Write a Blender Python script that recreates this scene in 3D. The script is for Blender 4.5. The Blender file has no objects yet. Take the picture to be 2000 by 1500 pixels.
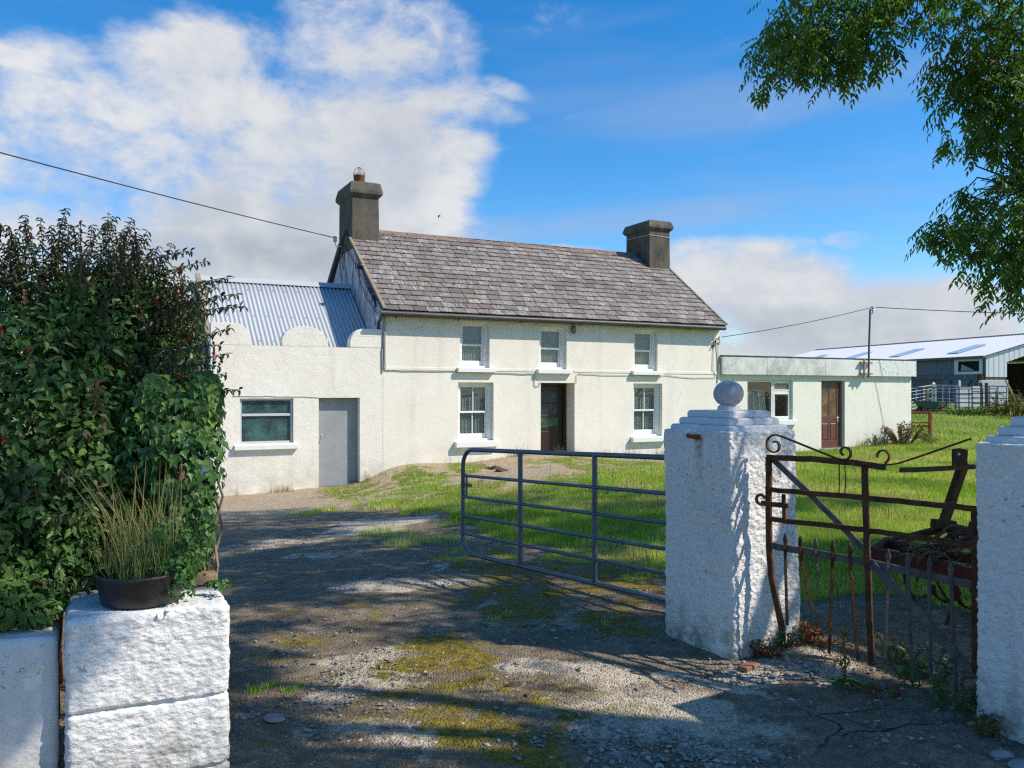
import bpy, bmesh, math, random
import numpy as np
from mathutils import Vector, Matrix, noise as mnoise

random.seed(11)
rng = np.random.default_rng(11)
C = bpy.context.scene.collection
R = math.radians

# ------------------------------------------------------------------ survey
# the camera stands at the road, 1.65 m above the gateway; metres throughout
F_PX, HOR, EYE = 1640.0, 765.0, 1.65
DX, DY = 0.892, 0.452                 # direction of the house front (and of its walls)
NX, NY = -DY, DX                      # into the house
OX, OY = -3.040, 19.787               # front left corner of the dwelling
HANG = math.atan2(DY, DX)

def hw(x, m, z=0.0):                  # house coordinates -> world
    return Vector((OX + DX * x + NX * m, OY + DY * x + NY * m, z))

def sight(px, py, Y):                 # surveyed bearing at a given distance
    return Vector(((px - 1000) / F_PX * Y, Y, EYE - (py - HOR) / F_PX * Y))

def project(X, Y, Z):
    Y = np.maximum(Y, 0.05)
    return 1000 + F_PX * X / Y, HOR + F_PX * (EYE - Z) / Y

SUN = Vector((1.522, -0.35, 1.5)).normalized()     # towards the sun
SUN_EL = math.asin(SUN.z)

# ------------------------------------------------------------------ numpy value noise
def _hash(ix, iy, seed):
    h = (ix * 374761393 + iy * 668265263 + seed * 974711) & 0xFFFFFFFF
    h = ((h ^ (h >> 13)) * 1274126177) & 0xFFFFFFFF
    return ((h ^ (h >> 16)) & 0xFFFF) / 65535.0

def vnoise(x, y, seed=0):
    x = np.asarray(x, float); y = np.asarray(y, float)
    ix = np.floor(x).astype(np.int64); iy = np.floor(y).astype(np.int64)
    fx = x - ix; fy = y - iy
    fx = fx * fx * (3 - 2 * fx); fy = fy * fy * (3 - 2 * fy)
    a = _hash(ix, iy, seed); b = _hash(ix + 1, iy, seed)
    c = _hash(ix, iy + 1, seed); d = _hash(ix + 1, iy + 1, seed)
    return (a * (1 - fx) + b * fx) * (1 - fy) + (c * (1 - fx) + d * fx) * fy

def fbm(x, y, seed=0, octv=4):
    t = 0; amp = 0.5; s = 0
    for k in range(octv):
        t = t + amp * vnoise(x * 2 ** k + 17.3 * k, y * 2 ** k - 9.1 * k, seed + k); s += amp; amp *= 0.5
    return t / s

# ------------------------------------------------------------------ objects
def tag(o, label=None, cat=None, group=None, kind=None):
    if label: o['label'] = label
    if cat: o['category'] = cat
    if group: o['group'] = group
    if kind: o['kind'] = kind
    return o

def thing(name, loc=(0, 0, 0), rz=0.0, label=None, cat=None, group=None):
    o = bpy.data.objects.new(name, None); C.objects.link(o)
    o.location = loc; o.rotation_euler = (0, 0, rz); o.empty_display_size = 0.1
    return tag(o, label, cat, group)

def np_mesh(name, lists, mat, parent=None, smooth=False, rnd=None):
    """lists: [(V (n,3), F (m,k))...] -> one mesh object; rnd: per-face values in the same order"""
    Vs, loops, starts = [], [], []
    off = 0; ls = 0
    for V, Fc in lists:
        Vs.append(V); loops.append((Fc + off).ravel())
        k = Fc.shape[1]; starts.append(ls + np.arange(len(Fc)) * k); ls += Fc.size; off += len(V)
    V = np.concatenate(Vs).astype(np.float32); L = np.concatenate(loops).astype(np.int32); S = np.concatenate(starts).astype(np.int32)
    me = bpy.data.meshes.new(name)
    me.vertices.add(len(V)); me.vertices.foreach_set('co', V.ravel())
    me.loops.add(len(L)); me.loops.foreach_set('vertex_index', L)
    me.polygons.add(len(S)); me.polygons.foreach_set('loop_start', S)
    me.update(calc_edges=True); me.validate()
    if rnd is not None and len(rnd) == len(me.polygons):
        a = me.attributes.new('rnd', 'FLOAT', 'FACE'); a.data.foreach_set('value', np.asarray(rnd, np.float32))
    me.polygons.foreach_set('use_smooth', np.full(len(me.polygons), bool(smooth)))
    o = bpy.data.objects.new(name, me); C.objects.link(o)
    if mat: me.materials.append(mat)
    if parent: o.parent = parent
    return o

class MB:
    def __init__(s): s.v = []; s.f = []; s.r = []
    def add(s, vs, fs, r=None):
        n = len(s.v); s.v += [tuple(p) for p in vs]; s.f += [tuple(i + n for i in f) for f in fs]
        s.r += [r if r is not None else random.random()] * len(fs); return s
    def hexa(s, p, r=None):            # 8 points: bottom 4 ccw, top 4 ccw
        return s.add(p, [(3, 2, 1, 0), (4, 5, 6, 7), (0, 1, 5, 4), (1, 2, 6, 5), (2, 3, 7, 6), (3, 0, 4, 7)], r)
    def box(s, x0, x1, y0, y1, z0, z1, r=None):
        return s.hexa([(x0, y0, z0), (x1, y0, z0), (x1, y1, z0), (x0, y1, z0), (x0, y0, z1), (x1, y0, z1), (x1, y1, z1), (x0, y1, z1)], r)
    def bar(s, p, q, w, h, up=(0, 0, 1), r=None):      # rectangular bar, w sideways, h along up
        p = Vector(p); q = Vector(q); d = (q - p).normalized(); up = Vector(up)
        a = d.cross(up).normalized() * w / 2; b = a.cross(d).normalized() * h / 2
        return s.hexa([p - a - b, q - a - b, q + a - b, p + a - b, p - a + b, q - a + b, q + a + b, p + a + b], r)
    def rings(s, rl, cap=True):        # stacked loops of equal length
        n = len(rl[0]); vs = [p for r_ in rl for p in r_]; fs = []
        for k in range(len(rl) - 1):
            for i in range(n):
                j = (i + 1) % n; fs.append((k * n + i, k * n + j, (k + 1) * n + j, (k + 1) * n + i))
        if cap: fs.append(tuple(range(n - 1, -1, -1))); fs.append(tuple(range((len(rl) - 1) * n, len(rl) * n)))
        return s.add(vs, fs)
    def rect_rings(s, rl):             # (x0,x1,y0,y1,z)
        return s.rings([[(a, c, z), (b, c, z), (b, d, z), (a, d, z)] for a, b, c, d, z in rl])
    def tube(s, pts, r, n=8, cap=True):
        pts = [Vector(p) for p in pts]; rs = r if isinstance(r, (list, tuple)) else [r] * len(pts)
        rl = []; u = None
        for i, p in enumerate(pts):
            d = (pts[min(i + 1, len(pts) - 1)] - pts[max(i - 1, 0)]).normalized()
            if u is None: u = d.orthogonal().normalized()
            u = (u - d * u.dot(d)); u = u.normalized() if u.length > 1e-6 else d.orthogonal().normalized()
            w = d.cross(u)
            rl.append([p + (u * math.cos(2 * math.pi * k / n) + w * math.sin(2 * math.pi * k / n)) * rs[i] for k in range(n)])
        return s.rings(rl, cap)
    def sweep(s, pts, nv, w, t):       # flat bar bent in the plane whose normal is nv
        pts = [Vector(p) for p in pts]; nv = Vector(nv).normalized(); rl = []
        for i, p in enumerate(pts):
            d = (pts[min(i + 1, len(pts) - 1)] - pts[max(i - 1, 0)]).normalized()
            a = nv * w / 2; b = d.cross(nv).normalized() * t / 2
            rl.append([p - a - b, p + a - b, p + a + b, p - a + b])
        return s.rings(rl)
    def lathe(s, prof, c=(0, 0, 0), n=20, axis='z'):
        rl = []
        for r_, h in prof:
            ring = []
            for k in range(n):
                a = 2 * math.pi * k / n; x, y = r_ * math.cos(a), r_ * math.sin(a)
                ring.append((c[0] + x, c[1] + y, c[2] + h) if axis == 'z' else ((c[0] + x, c[1] + h, c[2] + y) if axis == 'y' else (c[0] + h, c[1] + x, c[2] + y)))
            rl.append(ring)
        return s.rings(rl)
    def prism(s, poly, lo, hi, axis='y'):   # polygon in (a,b), extruded along axis
        f = {'y': lambda a, b, h: (a, h, b), 'x': lambda a, b, h: (h, a, b), 'z': lambda a, b, h: (a, b, h)}[axis]
        return s.rings([[f(a, b, lo) for a, b in poly], [f(a, b, hi) for a, b in poly]])
    def build(s, name, mat, parent=None, smooth=False, bevel=0.0, seg=2):
        me = bpy.data.meshes.new(name); me.from_pydata(s.v, [], s.f)
        bm = bmesh.new(); bm.from_mesh(me)
        bmesh.ops.recalc_face_normals(bm, faces=bm.faces); bm.to_mesh(me); bm.free()
        a = me.attributes.new('rnd', 'FLOAT', 'FACE'); a.data.foreach_set('value', np.array(s.r, np.float32))
        if smooth:
            me.polygons.foreach_set('use_smooth', np.ones(len(me.polygons), bool))
        me.materials.append(mat)
        o = bpy.data.objects.new(name, me); C.objects.link(o)
        if parent: o.parent = parent
        if bevel:
            m = o.modifiers.new('edge', 'BEVEL'); m.width = bevel; m.segments = seg; m.limit_method = 'ANGLE'; m.angle_limit = R(40)
        if smooth:
            m = o.modifiers.new('split', 'EDGE_SPLIT'); m.split_angle = R(42)
        return o

def copy_tree(o, parent=None):
    c = o.copy(); C.objects.link(c)
    if parent: c.parent = parent
    for ch in [x for x in bpy.data.objects if x.parent == o]: copy_tree(ch, c)
    return c

def unit(a): return a / np.maximum(np.linalg.norm(a, axis=1, keepdims=True), 1e-9)

def leaf_arrays(P, D, U, L, W, half, fold=0.3, curl=0.15):
    """flat leaves: base P, axis D, face normal U; half = outline (along, across) of one side"""
    n = len(P); D = unit(D); S = unit(np.cross(D, U)); Nn = np.cross(S, D)
    L = np.asarray(L)[:, None]; W = np.asarray(W)[:, None]
    def pt(a, b): return P + D * L * a + S * W * b + Nn * (abs(b) * W * fold - curl * L * a * a)
    pts = [pt(0, 0)] + [pt(a, -b) for a, b in half] + [pt(1, 0)] + [pt(a, b) for a, b in reversed(half)]
    V = np.stack(pts, 1); k = V.shape[1]; V = V.reshape(-1, 3); h = len(half)
    Lf = list(range(0, h + 2)); Rt = [0] + list(range(h + 1, k))
    base = (np.arange(n) * k)[:, None]
    Fc = np.stack([base + np.array(Lf), base + np.array(Rt)], 1).reshape(-1, h + 2)
    return V, Fc

def blade_arrays(P, D, U, L, W, levels, curl=0.3, twist=0.0):
    """grass blades: a tapering strip that bends over"""
    n = len(P); D = unit(D); S = unit(np.cross(D, U)); Nn = np.cross(S, D); L = np.asarray(L)[:, None]; W = np.asarray(W)[:, None]; pts = []
    for a, b in levels:
        c = P + D * L * a - Nn * (curl * L * a * a); pts += [c - S * W * b, c + S * W * b]
    V = np.stack(pts, 1); k = V.shape[1]; base = (np.arange(n) * k)[:, None]
    Fc = np.stack([base + np.array([2 * i, 2 * i + 1, 2 * i + 3, 2 * i + 2]) for i in range(len(levels) - 1)], 1).reshape(-1, 4)
    return V.reshape(-1, 3), Fc

OVAL = [(0.25, 0.42), (0.62, 0.38)]
LANCE = [(0.3, 0.5), (0.65, 0.36)]
IVY = [(-0.12, 0.28), (0.2, 0.56), (0.45, 0.25)]
BLADE = [(0.02, 0.5), (0.5, 0.36)]
# ------------------------------------------------------------------ materials
class Mt:
    def __init__(s, name, rough=0.85, spec=0.25, metal=0.0, coord='Object'):
        s.m = bpy.data.materials.new(name); s.m.use_nodes = True; s.nt = s.m.node_tree
        s.b = s.nt.nodes['Principled BSDF']; s.out = s.nt.nodes['Material Output']
        s.b.inputs['Roughness'].default_value = rough; s.b.inputs['Specular IOR Level'].default_value = spec
        s.b.inputs['Metallic'].default_value = metal
        s.tc = s.nt.nodes.new('ShaderNodeTexCoord').outputs[coord]
    def n(s, t): return s.nt.nodes.new(t)
    def put(s, inp, v):
        if hasattr(v, 'is_linked'): s.nt.links.new(v, inp)
        else: inp.default_value = v if not isinstance(v, (tuple, list)) or len(v) != 3 or inp.type != 'RGBA' else (*v, 1)
    def scaled(s, sc, vec=None, rot=(0, 0, 0)):
        k = s.n('ShaderNodeMapping'); s.put(k.inputs['Vector'], vec or s.tc); k.inputs['Scale'].default_value = sc; k.inputs['Rotation'].default_value = rot
        return k.outputs[0]
    def noise(s, scale, detail=4, rough=0.6, vec=None, dist=0.0):
        k = s.n('ShaderNodeTexNoise'); s.put(k.inputs['Vector'], vec or s.tc)
        k.inputs['Scale'].default_value = scale; k.inputs['Detail'].default_value = detail
        k.inputs['Roughness'].default_value = rough; k.inputs['Distortion'].default_value = dist
        return k.outputs['Fac']
    def voro(s, scale, feat='F1', vec=None, out='Distance', rnd=1.0):
        k = s.n('ShaderNodeTexVoronoi'); k.feature = feat; s.put(k.inputs['Vector'], vec or s.tc)
        k.inputs['Scale'].default_value = scale; k.inputs['Randomness'].default_value = rnd
        return k.outputs[out]
    def attr(s, name, out='Fac'):
        k = s.n('ShaderNodeAttribute'); k.attribute_name = name; return k.outputs[out]
    def math(s, op, a, b=0.0, clamp=False):
        k = s.n('ShaderNodeMath'); k.operation = op; k.use_clamp = clamp; s.put(k.inputs[0], a); s.put(k.inputs[1], b); return k.outputs[0]
    def mr(s, v, a, b, c=0.0, d=1.0):
        k = s.n('ShaderNodeMapRange'); s.put(k.inputs[0], v)
        for i, x in enumerate((a, b, c, d)): k.inputs[i + 1].default_value = x
        return k.outputs[0]
    def mix(s, f, a, b, mode='MIX'):
        k = s.n('ShaderNodeMix'); k.data_type = 'RGBA'; k.blend_type = mode
        s.put(k.inputs[0], f); s.put(k.inputs[6], a); s.put(k.inputs[7], b); return k.outputs[2]
    def ramp(s, v, stops):
        k = s.n('ShaderNodeValToRGB'); s.put(k.inputs[0], v); e = k.color_ramp.elements
        while len(e) < len(stops): e.new(0.5)
        for i, (p, c) in enumerate(stops): e[i].position = p; e[i].color = (*c, 1)
        return k.outputs[0]
    def sep(s, vec=None):
        k = s.n('ShaderNodeSeparateXYZ'); s.put(k.inputs[0], vec or s.tc); return k.outputs
    def col(s, c): s.put(s.b.inputs['Base Color'], c); return s
    def bump(s, h, strength=0.5, dist=0.01):
        k = s.n('ShaderNodeBump'); s.put(k.inputs['Height'], h); k.inputs['Strength'].default_value = strength; k.inputs['Distance'].default_value = dist
        s.put(s.b.inputs['Normal'], k.outputs[0]); return s

def m_plaster(name, base, stain, specks=0.3, rel=1.0, blocks=False):
    t = Mt(name, 0.9, 0.15)
    big = t.mr(t.noise(0.9, 5, 0.65), 0.35, 0.75)
    c = t.mix(t.math('MULTIPLY', big, 0.55), base, stain)
    st = t.mr(t.noise(1.0, 4, 0.6, t.scaled((2.2, 2.2, 0.22))), 0.55, 0.8)
    c = t.mix(t.math('MULTIPLY', st, 0.4), c, tuple(x * 0.78 for x in stain))
    pt = t.mr(t.noise(1.6, 3, 0.5, None, 1.0), 0.56, 0.575)
    c = t.mix(t.math('MULTIPLY', pt, 0.16), c, (0.9, 0.89, 0.84))
    ck = t.math('MULTIPLY', t.mr(t.voro(0.9, 'DISTANCE_TO_EDGE', t.scaled((1, 1, 1))), 0.006, 0.001), t.mr(t.noise(.8, 2), .52, .6))
    c = t.mix(t.math('MULTIPLY', ck, 0.45), c, (0.3, 0.28, 0.23))
    z = t.sep()[2]
    low = t.math('MULTIPLY', t.mr(z, 0.55, -0.45), t.mr(t.noise(2.2, 6, 0.75), 0.38, 0.66))
    c = t.mix(t.math('MULTIPLY', low, 0.6), c, (0.42, 0.38, 0.28))
    sp = t.mr(t.noise(38, 2, 0.5), 0.70, 0.76); zone = t.mr(t.noise(1.3, 3, 0.6), 0.5, 0.65)
    c = t.mix(t.math('MULTIPLY', t.math('MULTIPLY', sp, zone), specks), c, (0.16, 0.15, 0.12))
    t.col(c)
    fl = t.mr(t.noise(5.5, 6, 0.75, None, 0.6), 0.35, 0.65)      # flaking, wrinkled paint skin
    h = t.math('ADD', t.math('MULTIPLY', fl, 0.5), t.math('MULTIPLY', t.noise(55, 3, 0.6), 0.45))
    wr = t.math('MULTIPLY', t.mr(t.voro(7, 'DISTANCE_TO_EDGE', t.scaled((1, 1, 1.6))), 0.0, 0.03), t.mr(t.noise(1.7, 2), 0.62, 0.5))
    h = t.math('ADD', h, t.math('MULTIPLY', wr, 0.35))
    if blocks:
        xyz = t.sep(); k = t.n('ShaderNodeCombineXYZ'); t.put(k.inputs[0], xyz[0]); t.put(k.inputs[1], xyz[2])
        b = t.n('ShaderNodeTexBrick'); t.put(b.inputs['Vector'], k.outputs[0]); b.inputs['Scale'].default_value = 1
        b.inputs['Mortar Size'].default_value = 0.006; b.inputs['Brick Width'].default_value = 0.46; b.inputs['Row Height'].default_value = 0.225
        b.inputs['Mortar Smooth'].default_value = 0.6
        up = t.mr(xyz[2], 2.1, 2.5)
        h = t.math('SUBTRACT', h, t.math('MULTIPLY', t.math('MULTIPLY', b.outputs['Fac'], up), t.mr(t.noise(2.5, 3), .45, .62, 0, .8)))
    t.bump(h, 0.7 * rel, 0.010)
    return t.m

def m_roughpaint(name, base, dirt, speck=0.8, bs=0.5, rust=False):
    t = Mt(name, 0.75, 0.25)
    c = t.mix(t.math('MULTIPLY', t.mr(t.noise(2.2, 5, 0.7), 0.4, 0.75), 0.5), base, tuple(x * 0.86 for x in base))
    st = t.mr(t.noise(1.0, 5, 0.7, t.scaled((5, 5, 0.8))), 0.54, 0.78)
    c = t.mix(t.math('MULTIPLY', st, 0.4), c, dirt)
    sp = t.mr(t.noise(44, 4, 0.62, None, 0.9), 0.60, 0.65)
    zone = t.mr(t.noise(3.0, 4, 0.7), 0.42, 0.62)
    c = t.mix(t.math('MULTIPLY', t.math('MULTIPLY', sp, zone), speck), c, (0.05, 0.045, 0.035))
    low = t.math('MULTIPLY', t.mr(t.sep()[2], 0.34, 0.0), t.mr(t.noise(9, 5, 0.75), 0.36, 0.6))
    c = t.mix(t.math('MULTIPLY', low, 0.85), c, (0.14, 0.125, 0.07))
    al = t.math('MULTIPLY', t.mr(t.noise(4.5, 5, 0.75), 0.56, 0.7), t.mr(t.noise(24, 3, .7), .4, .6))
    c = t.mix(t.math('MULTIPLY', al, 0.35 if speck > .4 else .1), c, (0.34, 0.35, 0.22))
    if rust:
        xyz = t.sep(); m1 = t.math('MULTIPLY', t.mr(t.math('ABSOLUTE', t.math('ADD', xyz[1], .015)), .05, .015), t.math('MULTIPLY', t.mr(xyz[2], 1.05, 1.33), t.mr(xyz[2], 1.39, 1.36)))
        m1 = t.math('MULTIPLY', t.math('MULTIPLY', m1, t.mr(xyz[0], -.22, -.26)), t.mr(t.noise(30, 4, .7), .3, .6))
        c = t.mix(t.math('MULTIPLY', m1, .85), c, (0.20, 0.12, 0.05))
    t.col(c)
    h = t.math('ADD', t.math('MULTIPLY', t.noise(36, 6, 0.7, t.scaled((1, 1, 1.35)), 0.9), 0.9), t.math('MULTIPLY', t.mr(t.voro(38, 'F1', t.scaled((1, 1, 1.5))), 0, .7), 0.35))
    t.bump(h, bs, 0.02)
    return t.m

def m_plain(name, base, rough=0.6, spec=0.4, metal=0.0, var=0.25, scale=6.0, bs=0.15, stain=None):
    t = Mt(name, rough, spec, metal)
    n1 = t.mr(t.noise(scale, 5, 0.7), 0.3, 0.75)
    c = t.mix(t.math('MULTIPLY', n1, var), base, stain or tuple(x * 0.45 for x in base))
    t.col(c); t.put(t.b.inputs['Roughness'], t.mr(t.noise(scale * 2, 3), 0.2, 0.8, max(rough - 0.12, 0.05), min(rough + 0.12, 1)))
    t.bump(t.noise(scale * 9, 3), bs, 0.004)
    return t.m

def m_rust(name, dark, light, scale=14):
    t = Mt(name, 0.88, 0.2)
    v = t.noise(scale, 6, 0.75)
    c = t.ramp(v, [(0.3, dark), (0.52, tuple((a + b) / 2 for a, b in zip(dark, light))), (0.7, light)])
    t.col(c); t.bump(t.noise(scale * 5, 4, 0.7), 0.6, 0.006)
    return t.m

def m_galv(name, base, rough=0.5, metal=0.5):
    t = Mt(name, rough, 0.5, metal)
    c = t.mix(t.mr(t.noise(7, 5, 0.7), 0.35, 0.7), base, tuple(x * 0.6 for x in base))
    c = t.mix(t.math('MULTIPLY', t.mr(t.voro(60, 'F1', None, 'Distance'), 0.2, 0.7), 0.2), c, tuple(min(x * 1.5, 1) for x in base))
    c = t.mix(t.math('MULTIPLY', t.mr(t.noise(18, 4, 0.7), 0.66, 0.74), 0.6), c, (0.14, 0.08, 0.05))
    t.col(c); t.bump(t.noise(70, 3), 0.15, 0.002)
    return t.m

def m_slate(name='roof_slate'):
    t = Mt(name, 0.7, 0.35)
    r = t.attr('rnd')
    c = t.ramp(r, [(0.0, (0.108, 0.088, 0.076)), (0.22, (0.175, 0.143, 0.12)), (0.42, (0.15, 0.133, 0.12)), (0.6, (0.20, 0.162, 0.134)), (0.8, (0.126, 0.108, 0.096)), (1.0, (0.225, 0.20, 0.178))])
    v = t.scaled((1, 1, 1), None, (0, 0, 0.5))
    st = t.mr(t.noise(6.5, 6, 0.8, t.scaled((2.2, 0.9, 0.9), None, (0, 0.5, 0.6)), 1.6), 0.47, 0.60)
    zone = t.mr(t.noise(0.8, 3, 0.6), 0.25, 0.5)
    wn = t.n('ShaderNodeTexWhiteNoise'); wn.noise_dimensions = '1D'; t.put(wn.inputs['W'], r)
    amt = t.math('MULTIPLY', t.math('MULTIPLY', st, zone), t.mr(wn.outputs['Value'], 0.1, 0.9, 0.15, 1.0))
    c = t.mix(t.math('MULTIPLY', amt, 0.95), c, (0.54, 0.51, 0.46))
    moss = t.mr(t.noise(9, 5, 0.75), 0.66, 0.74)
    c = t.mix(t.math('MULTIPLY', moss, 0.4), c, (0.22, 0.16, 0.09))
    sp = t.mr(t.noise(45, 3, 0.7), 0.6, 0.7)
    c = t.mix(t.math('MULTIPLY', sp, 0.5), c, (0.36, 0.34, 0.33))
    t.col(c); t.bump(t.noise(30, 5, 0.7), 0.5, 0.008)
    return t.m

def m_concrete(name, dark, light, lichen=(0.45, 0.42, 0.30), amt=0.5):
    t = Mt(name, 0.92, 0.15)
    c = t.mix(t.mr(t.noise(2.0, 6, 0.75, t.scaled((1.6, 1.6, 0.6))), 0.32, 0.7), dark, light)
    c = t.mix(t.math('MULTIPLY', t.mr(t.noise(26, 5, 0.75), 0.58, 0.68), amt), c, lichen)
    c = t.mix(t.math('MULTIPLY', t.mr(t.noise(50, 3, 0.6), 0.62, 0.7), 0.6), c, tuple(x * 0.4 for x in dark))
    t.col(c); t.bump(t.noise(40, 6, 0.75), 0.7, 0.012)
    return t.m

def m_gable(name):
    t = Mt(name, 0.9, 0.15)
    st = t.noise(2.6, 7, 0.8, t.scaled((1, 1, 0.22)), 1.3)
    c = t.ramp(st, [(0.33, (0.04, 0.038, 0.036)), (0.43, (0.16, 0.155, 0.15)), (0.50, (0.46, 0.47, 0.48)), (0.72, (0.66, 0.67, 0.68))])
    t.col(c); t.bump(t.noise(12, 6, 0.75, t.scaled((1, 1, 0.4))), 0.6, 0.012)
    return t.m

def m_leaf(name, stops, rough=0.42, trans=0.3, spec=0.35, tint=(0.9, 1.25, 0.4), noise_col=None):
    t = Mt(name, rough, spec)
    c = t.ramp(t.attr('rnd'), stops)
    if noise_col: c = t.mix(t.mr(t.noise(noise_col[0], 3), 0.42, 0.62, 0, noise_col[2]), c, noise_col[1])
    t.col(c)
    tr = t.n('ShaderNodeBsdfTranslucent'); t.put(tr.inputs[0], t.mix(1.0, c, tint, 'MULTIPLY'))
    mx = t.n('ShaderNodeMixShader'); mx.inputs[0].default_value = trans
    t.nt.links.new(t.b.outputs[0], mx.inputs[1]); t.nt.links.new(tr.outputs[0], mx.inputs[2]); t.nt.links.new(mx.outputs[0], t.out.inputs[0])
    return t.m

def m_glass(name, tint=(0.85, 0.9, 0.9), keep=0.8, rough=0.03, refl=0.25):
    t = Mt(name)
    tr = t.n('ShaderNodeBsdfTransparent'); tr.inputs[0].default_value = (*[x * keep for x in tint], 1)
    gl = t.n('ShaderNodeBsdfGlossy'); gl.inputs['Roughness'].default_value = rough; gl.inputs[0].default_value = (0.9, 0.9, 0.9, 1)
    lw = t.n('ShaderNodeLayerWeight'); lw.inputs[0].default_value = 0.5
    bp = t.n('ShaderNodeBump'); t.put(bp.inputs['Height'], t.noise(2.5, 2)); bp.inputs['Strength'].default_value = 0.12; bp.inputs['Distance'].default_value = 0.03
    t.nt.links.new(bp.outputs[0], gl.inputs['Normal'])
    f = t.mr(t.math('POWER', lw.outputs['Facing'], 4.0), 0.0, 1.0, refl, 0.9)
    mx = t.n('ShaderNodeMixShader'); t.put(mx.inputs[0], f)
    t.nt.links.new(tr.outputs[0], mx.inputs[1]); t.nt.links.new(gl.outputs[0], mx.inputs[2]); t.nt.links.new(mx.outputs[0], t.out.inputs[0])
    return t.m

def m_lace(name, base=(0.62, 0.63, 0.62), dens=0.55, scale=42):
    t = Mt(name, 0.9, 0.1); t.col(base)
    n1 = t.mr(t.voro(scale), 0.25, 0.5, 0.0, 1.0); n2 = t.mr(t.noise(scale * 1.7, 2), 0.4, 0.6)
    a = t.mr(t.math('MULTIPLY', n1, n2), 0.0, 0.6, min(dens + 0.45, 1), dens)
    t.put(t.b.inputs['Alpha'], a)
    return t.m

def m_pattern_glass(name, base=(0.015, 0.035, 0.035), hi=(0.05, 0.13, 0.12)):
    t = Mt(name, 0.16, 0.6)
    v1 = t.voro(16, 'SMOOTH_F1', t.scaled((1, .2, 1))); w_ = t.math('SINE', t.math('ADD', t.math('MULTIPLY', v1, 24.0), t.math('MULTIPLY', t.noise(26, 3), 9.0)))
    w_ = t.mr(w_, -1, 1)
    n1 = t.noise(3, 3)
    c = t.mix(t.mr(n1, 0.42, 0.66), base, hi)
    c = t.mix(t.math('MULTIPLY', t.mr(w_, 0.6, 1.0), 0.30), c, (0.13, 0.17, 0.17))
    t.col(c); t.bump(w_, 0.4, 0.008)
    return t.m

M = {}
M['plaster_house'] = m_plaster('plaster_house', (0.83, 0.78, 0.69), (0.70, 0.65, 0.56), 0.4, 0.6)
M['plaster_annex'] = m_plaster('plaster_annex', (0.83, 0.785, 0.70), (0.70, 0.66, 0.58), 0.9, 1.0, True)
M['plaster_ext'] = m_plaster('plaster_ext', (0.78, 0.76, 0.655), (0.72, 0.70, 0.60), 0.1, 0.45)
M['reveal'] = m_plain('reveal_paint', (0.74, 0.72, 0.63), 0.85, 0.2, var=0.15)
M['trim'] = m_plain('white_trim', (0.82, 0.82, 0.80), 0.6, 0.3, var=0.14, scale=9, stain=(0.42, 0.40, 0.36))
M['sill'] = m_plain('sill_paint', (0.80, 0.79, 0.74), 0.8, 0.2, var=0.2, scale=5, stain=(0.45, 0.43, 0.38))
M['alu'] = m_plain('window_metal', (0.62, 0.62, 0.64), 0.4, 0.5, 0.2, var=0.1)
M['slate'] = m_slate()
M['ridge'] = m_concrete('ridge_tile', (0.16, 0.10, 0.08), (0.30, 0.21, 0.16), (0.42, 0.38, 0.32), 0.5)
M['verge'] = m_concrete('verge_mortar', (0.20, 0.165, 0.12), (0.36, 0.30, 0.22), (0.40, 0.33, 0.2), 0.3)
M['chimney'] = m_concrete('chimney_render', (0.05, 0.046, 0.038), (0.165, 0.15, 0.115), (0.34, 0.31, 0.22), 0.6)
M['cap'] = m_concrete('chimney_cap', (0.06, 0.055, 0.047), (0.19, 0.175, 0.135), (0.38, 0.35, 0.27), 0.6)
M['gable'] = m_gable('weathered_gable')
M['gutter'] = m_plain('gutter_grey', (0.055, 0.055, 0.055), 0.5, 0.4, var=0.5, scale=3, stain=(0.14, 0.14, 0.13))
M['pipe_grey'] = m_plain('pipe_grey', (0.35, 0.36, 0.35), 0.5, 0.4, var=0.3)
M['cable'] = m_plain('cable_grey', (0.45, 0.45, 0.42), 0.6, 0.3)
M['black'] = m_plain('black_plastic', (0.013, 0.013, 0.014), 0.38, 0.5, var=0.3)
M['wire'] = m_plain('dark_wire', (0.03, 0.03, 0.03), 0.6, 0.3)
M['porcelain'] = m_plain('porcelain', (0.75, 0.76, 0.78), 0.25, 0.5, var=0.1)
M['corr'] = m_plain('corrugated_sheet', (0.45, 0.475, 0.50), 0.6, 0.2, 0.0, var=0.25, scale=2.0, bs=.05, stain=(.36,.37,.38))
M['door_grey'] = m_plain('grey_sheet_door', (0.34, 0.36, 0.385), 0.5, 0.4, 0.1, var=0.6, scale=3.2, stain=(.19,.205,.225))
M['door_brown'] = m_plain('brown_door', (0.033, 0.011, 0.010), 0.4, 0.45, var=0.35, scale=5)
M['door_red'] = m_plain('mahogany_door', (0.14, 0.052, 0.036), 0.42, 0.45, var=0.35, scale=5)
M['amber'] = m_pattern_glass('amber_glass', (0.10, 0.05, 0.008), (0.30, 0.17, 0.03))
M['green_pane'] = m_pattern_glass('green_pane', (0.015, 0.06, 0.02), (0.06, 0.19, 0.08))
M['dark_pane'] = m_pattern_glass('dark_pane', (0.012, 0.016, 0.018), (0.03, 0.04, 0.04))
M['pattern'] = m_pattern_glass('patterned_glass')
M['glass'] = m_glass('window_glass', refl=0.04)
M['lace'] = m_lace('lace_curtain', (0.84, 0.85, 0.85), 0.66, 30)
M['drape'] = m_lace('white_drape', (0.78, 0.79, 0.79), 0.9, 20)
M['dark_room'] = m_plain('dark_room', (0.03, 0.03, 0.03), 0.9, 0.1)
M['fascia'] = None
M['felt'] = m_concrete('roof_felt', (0.05, 0.05, 0.05), (0.12, 0.12, 0.12))
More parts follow.
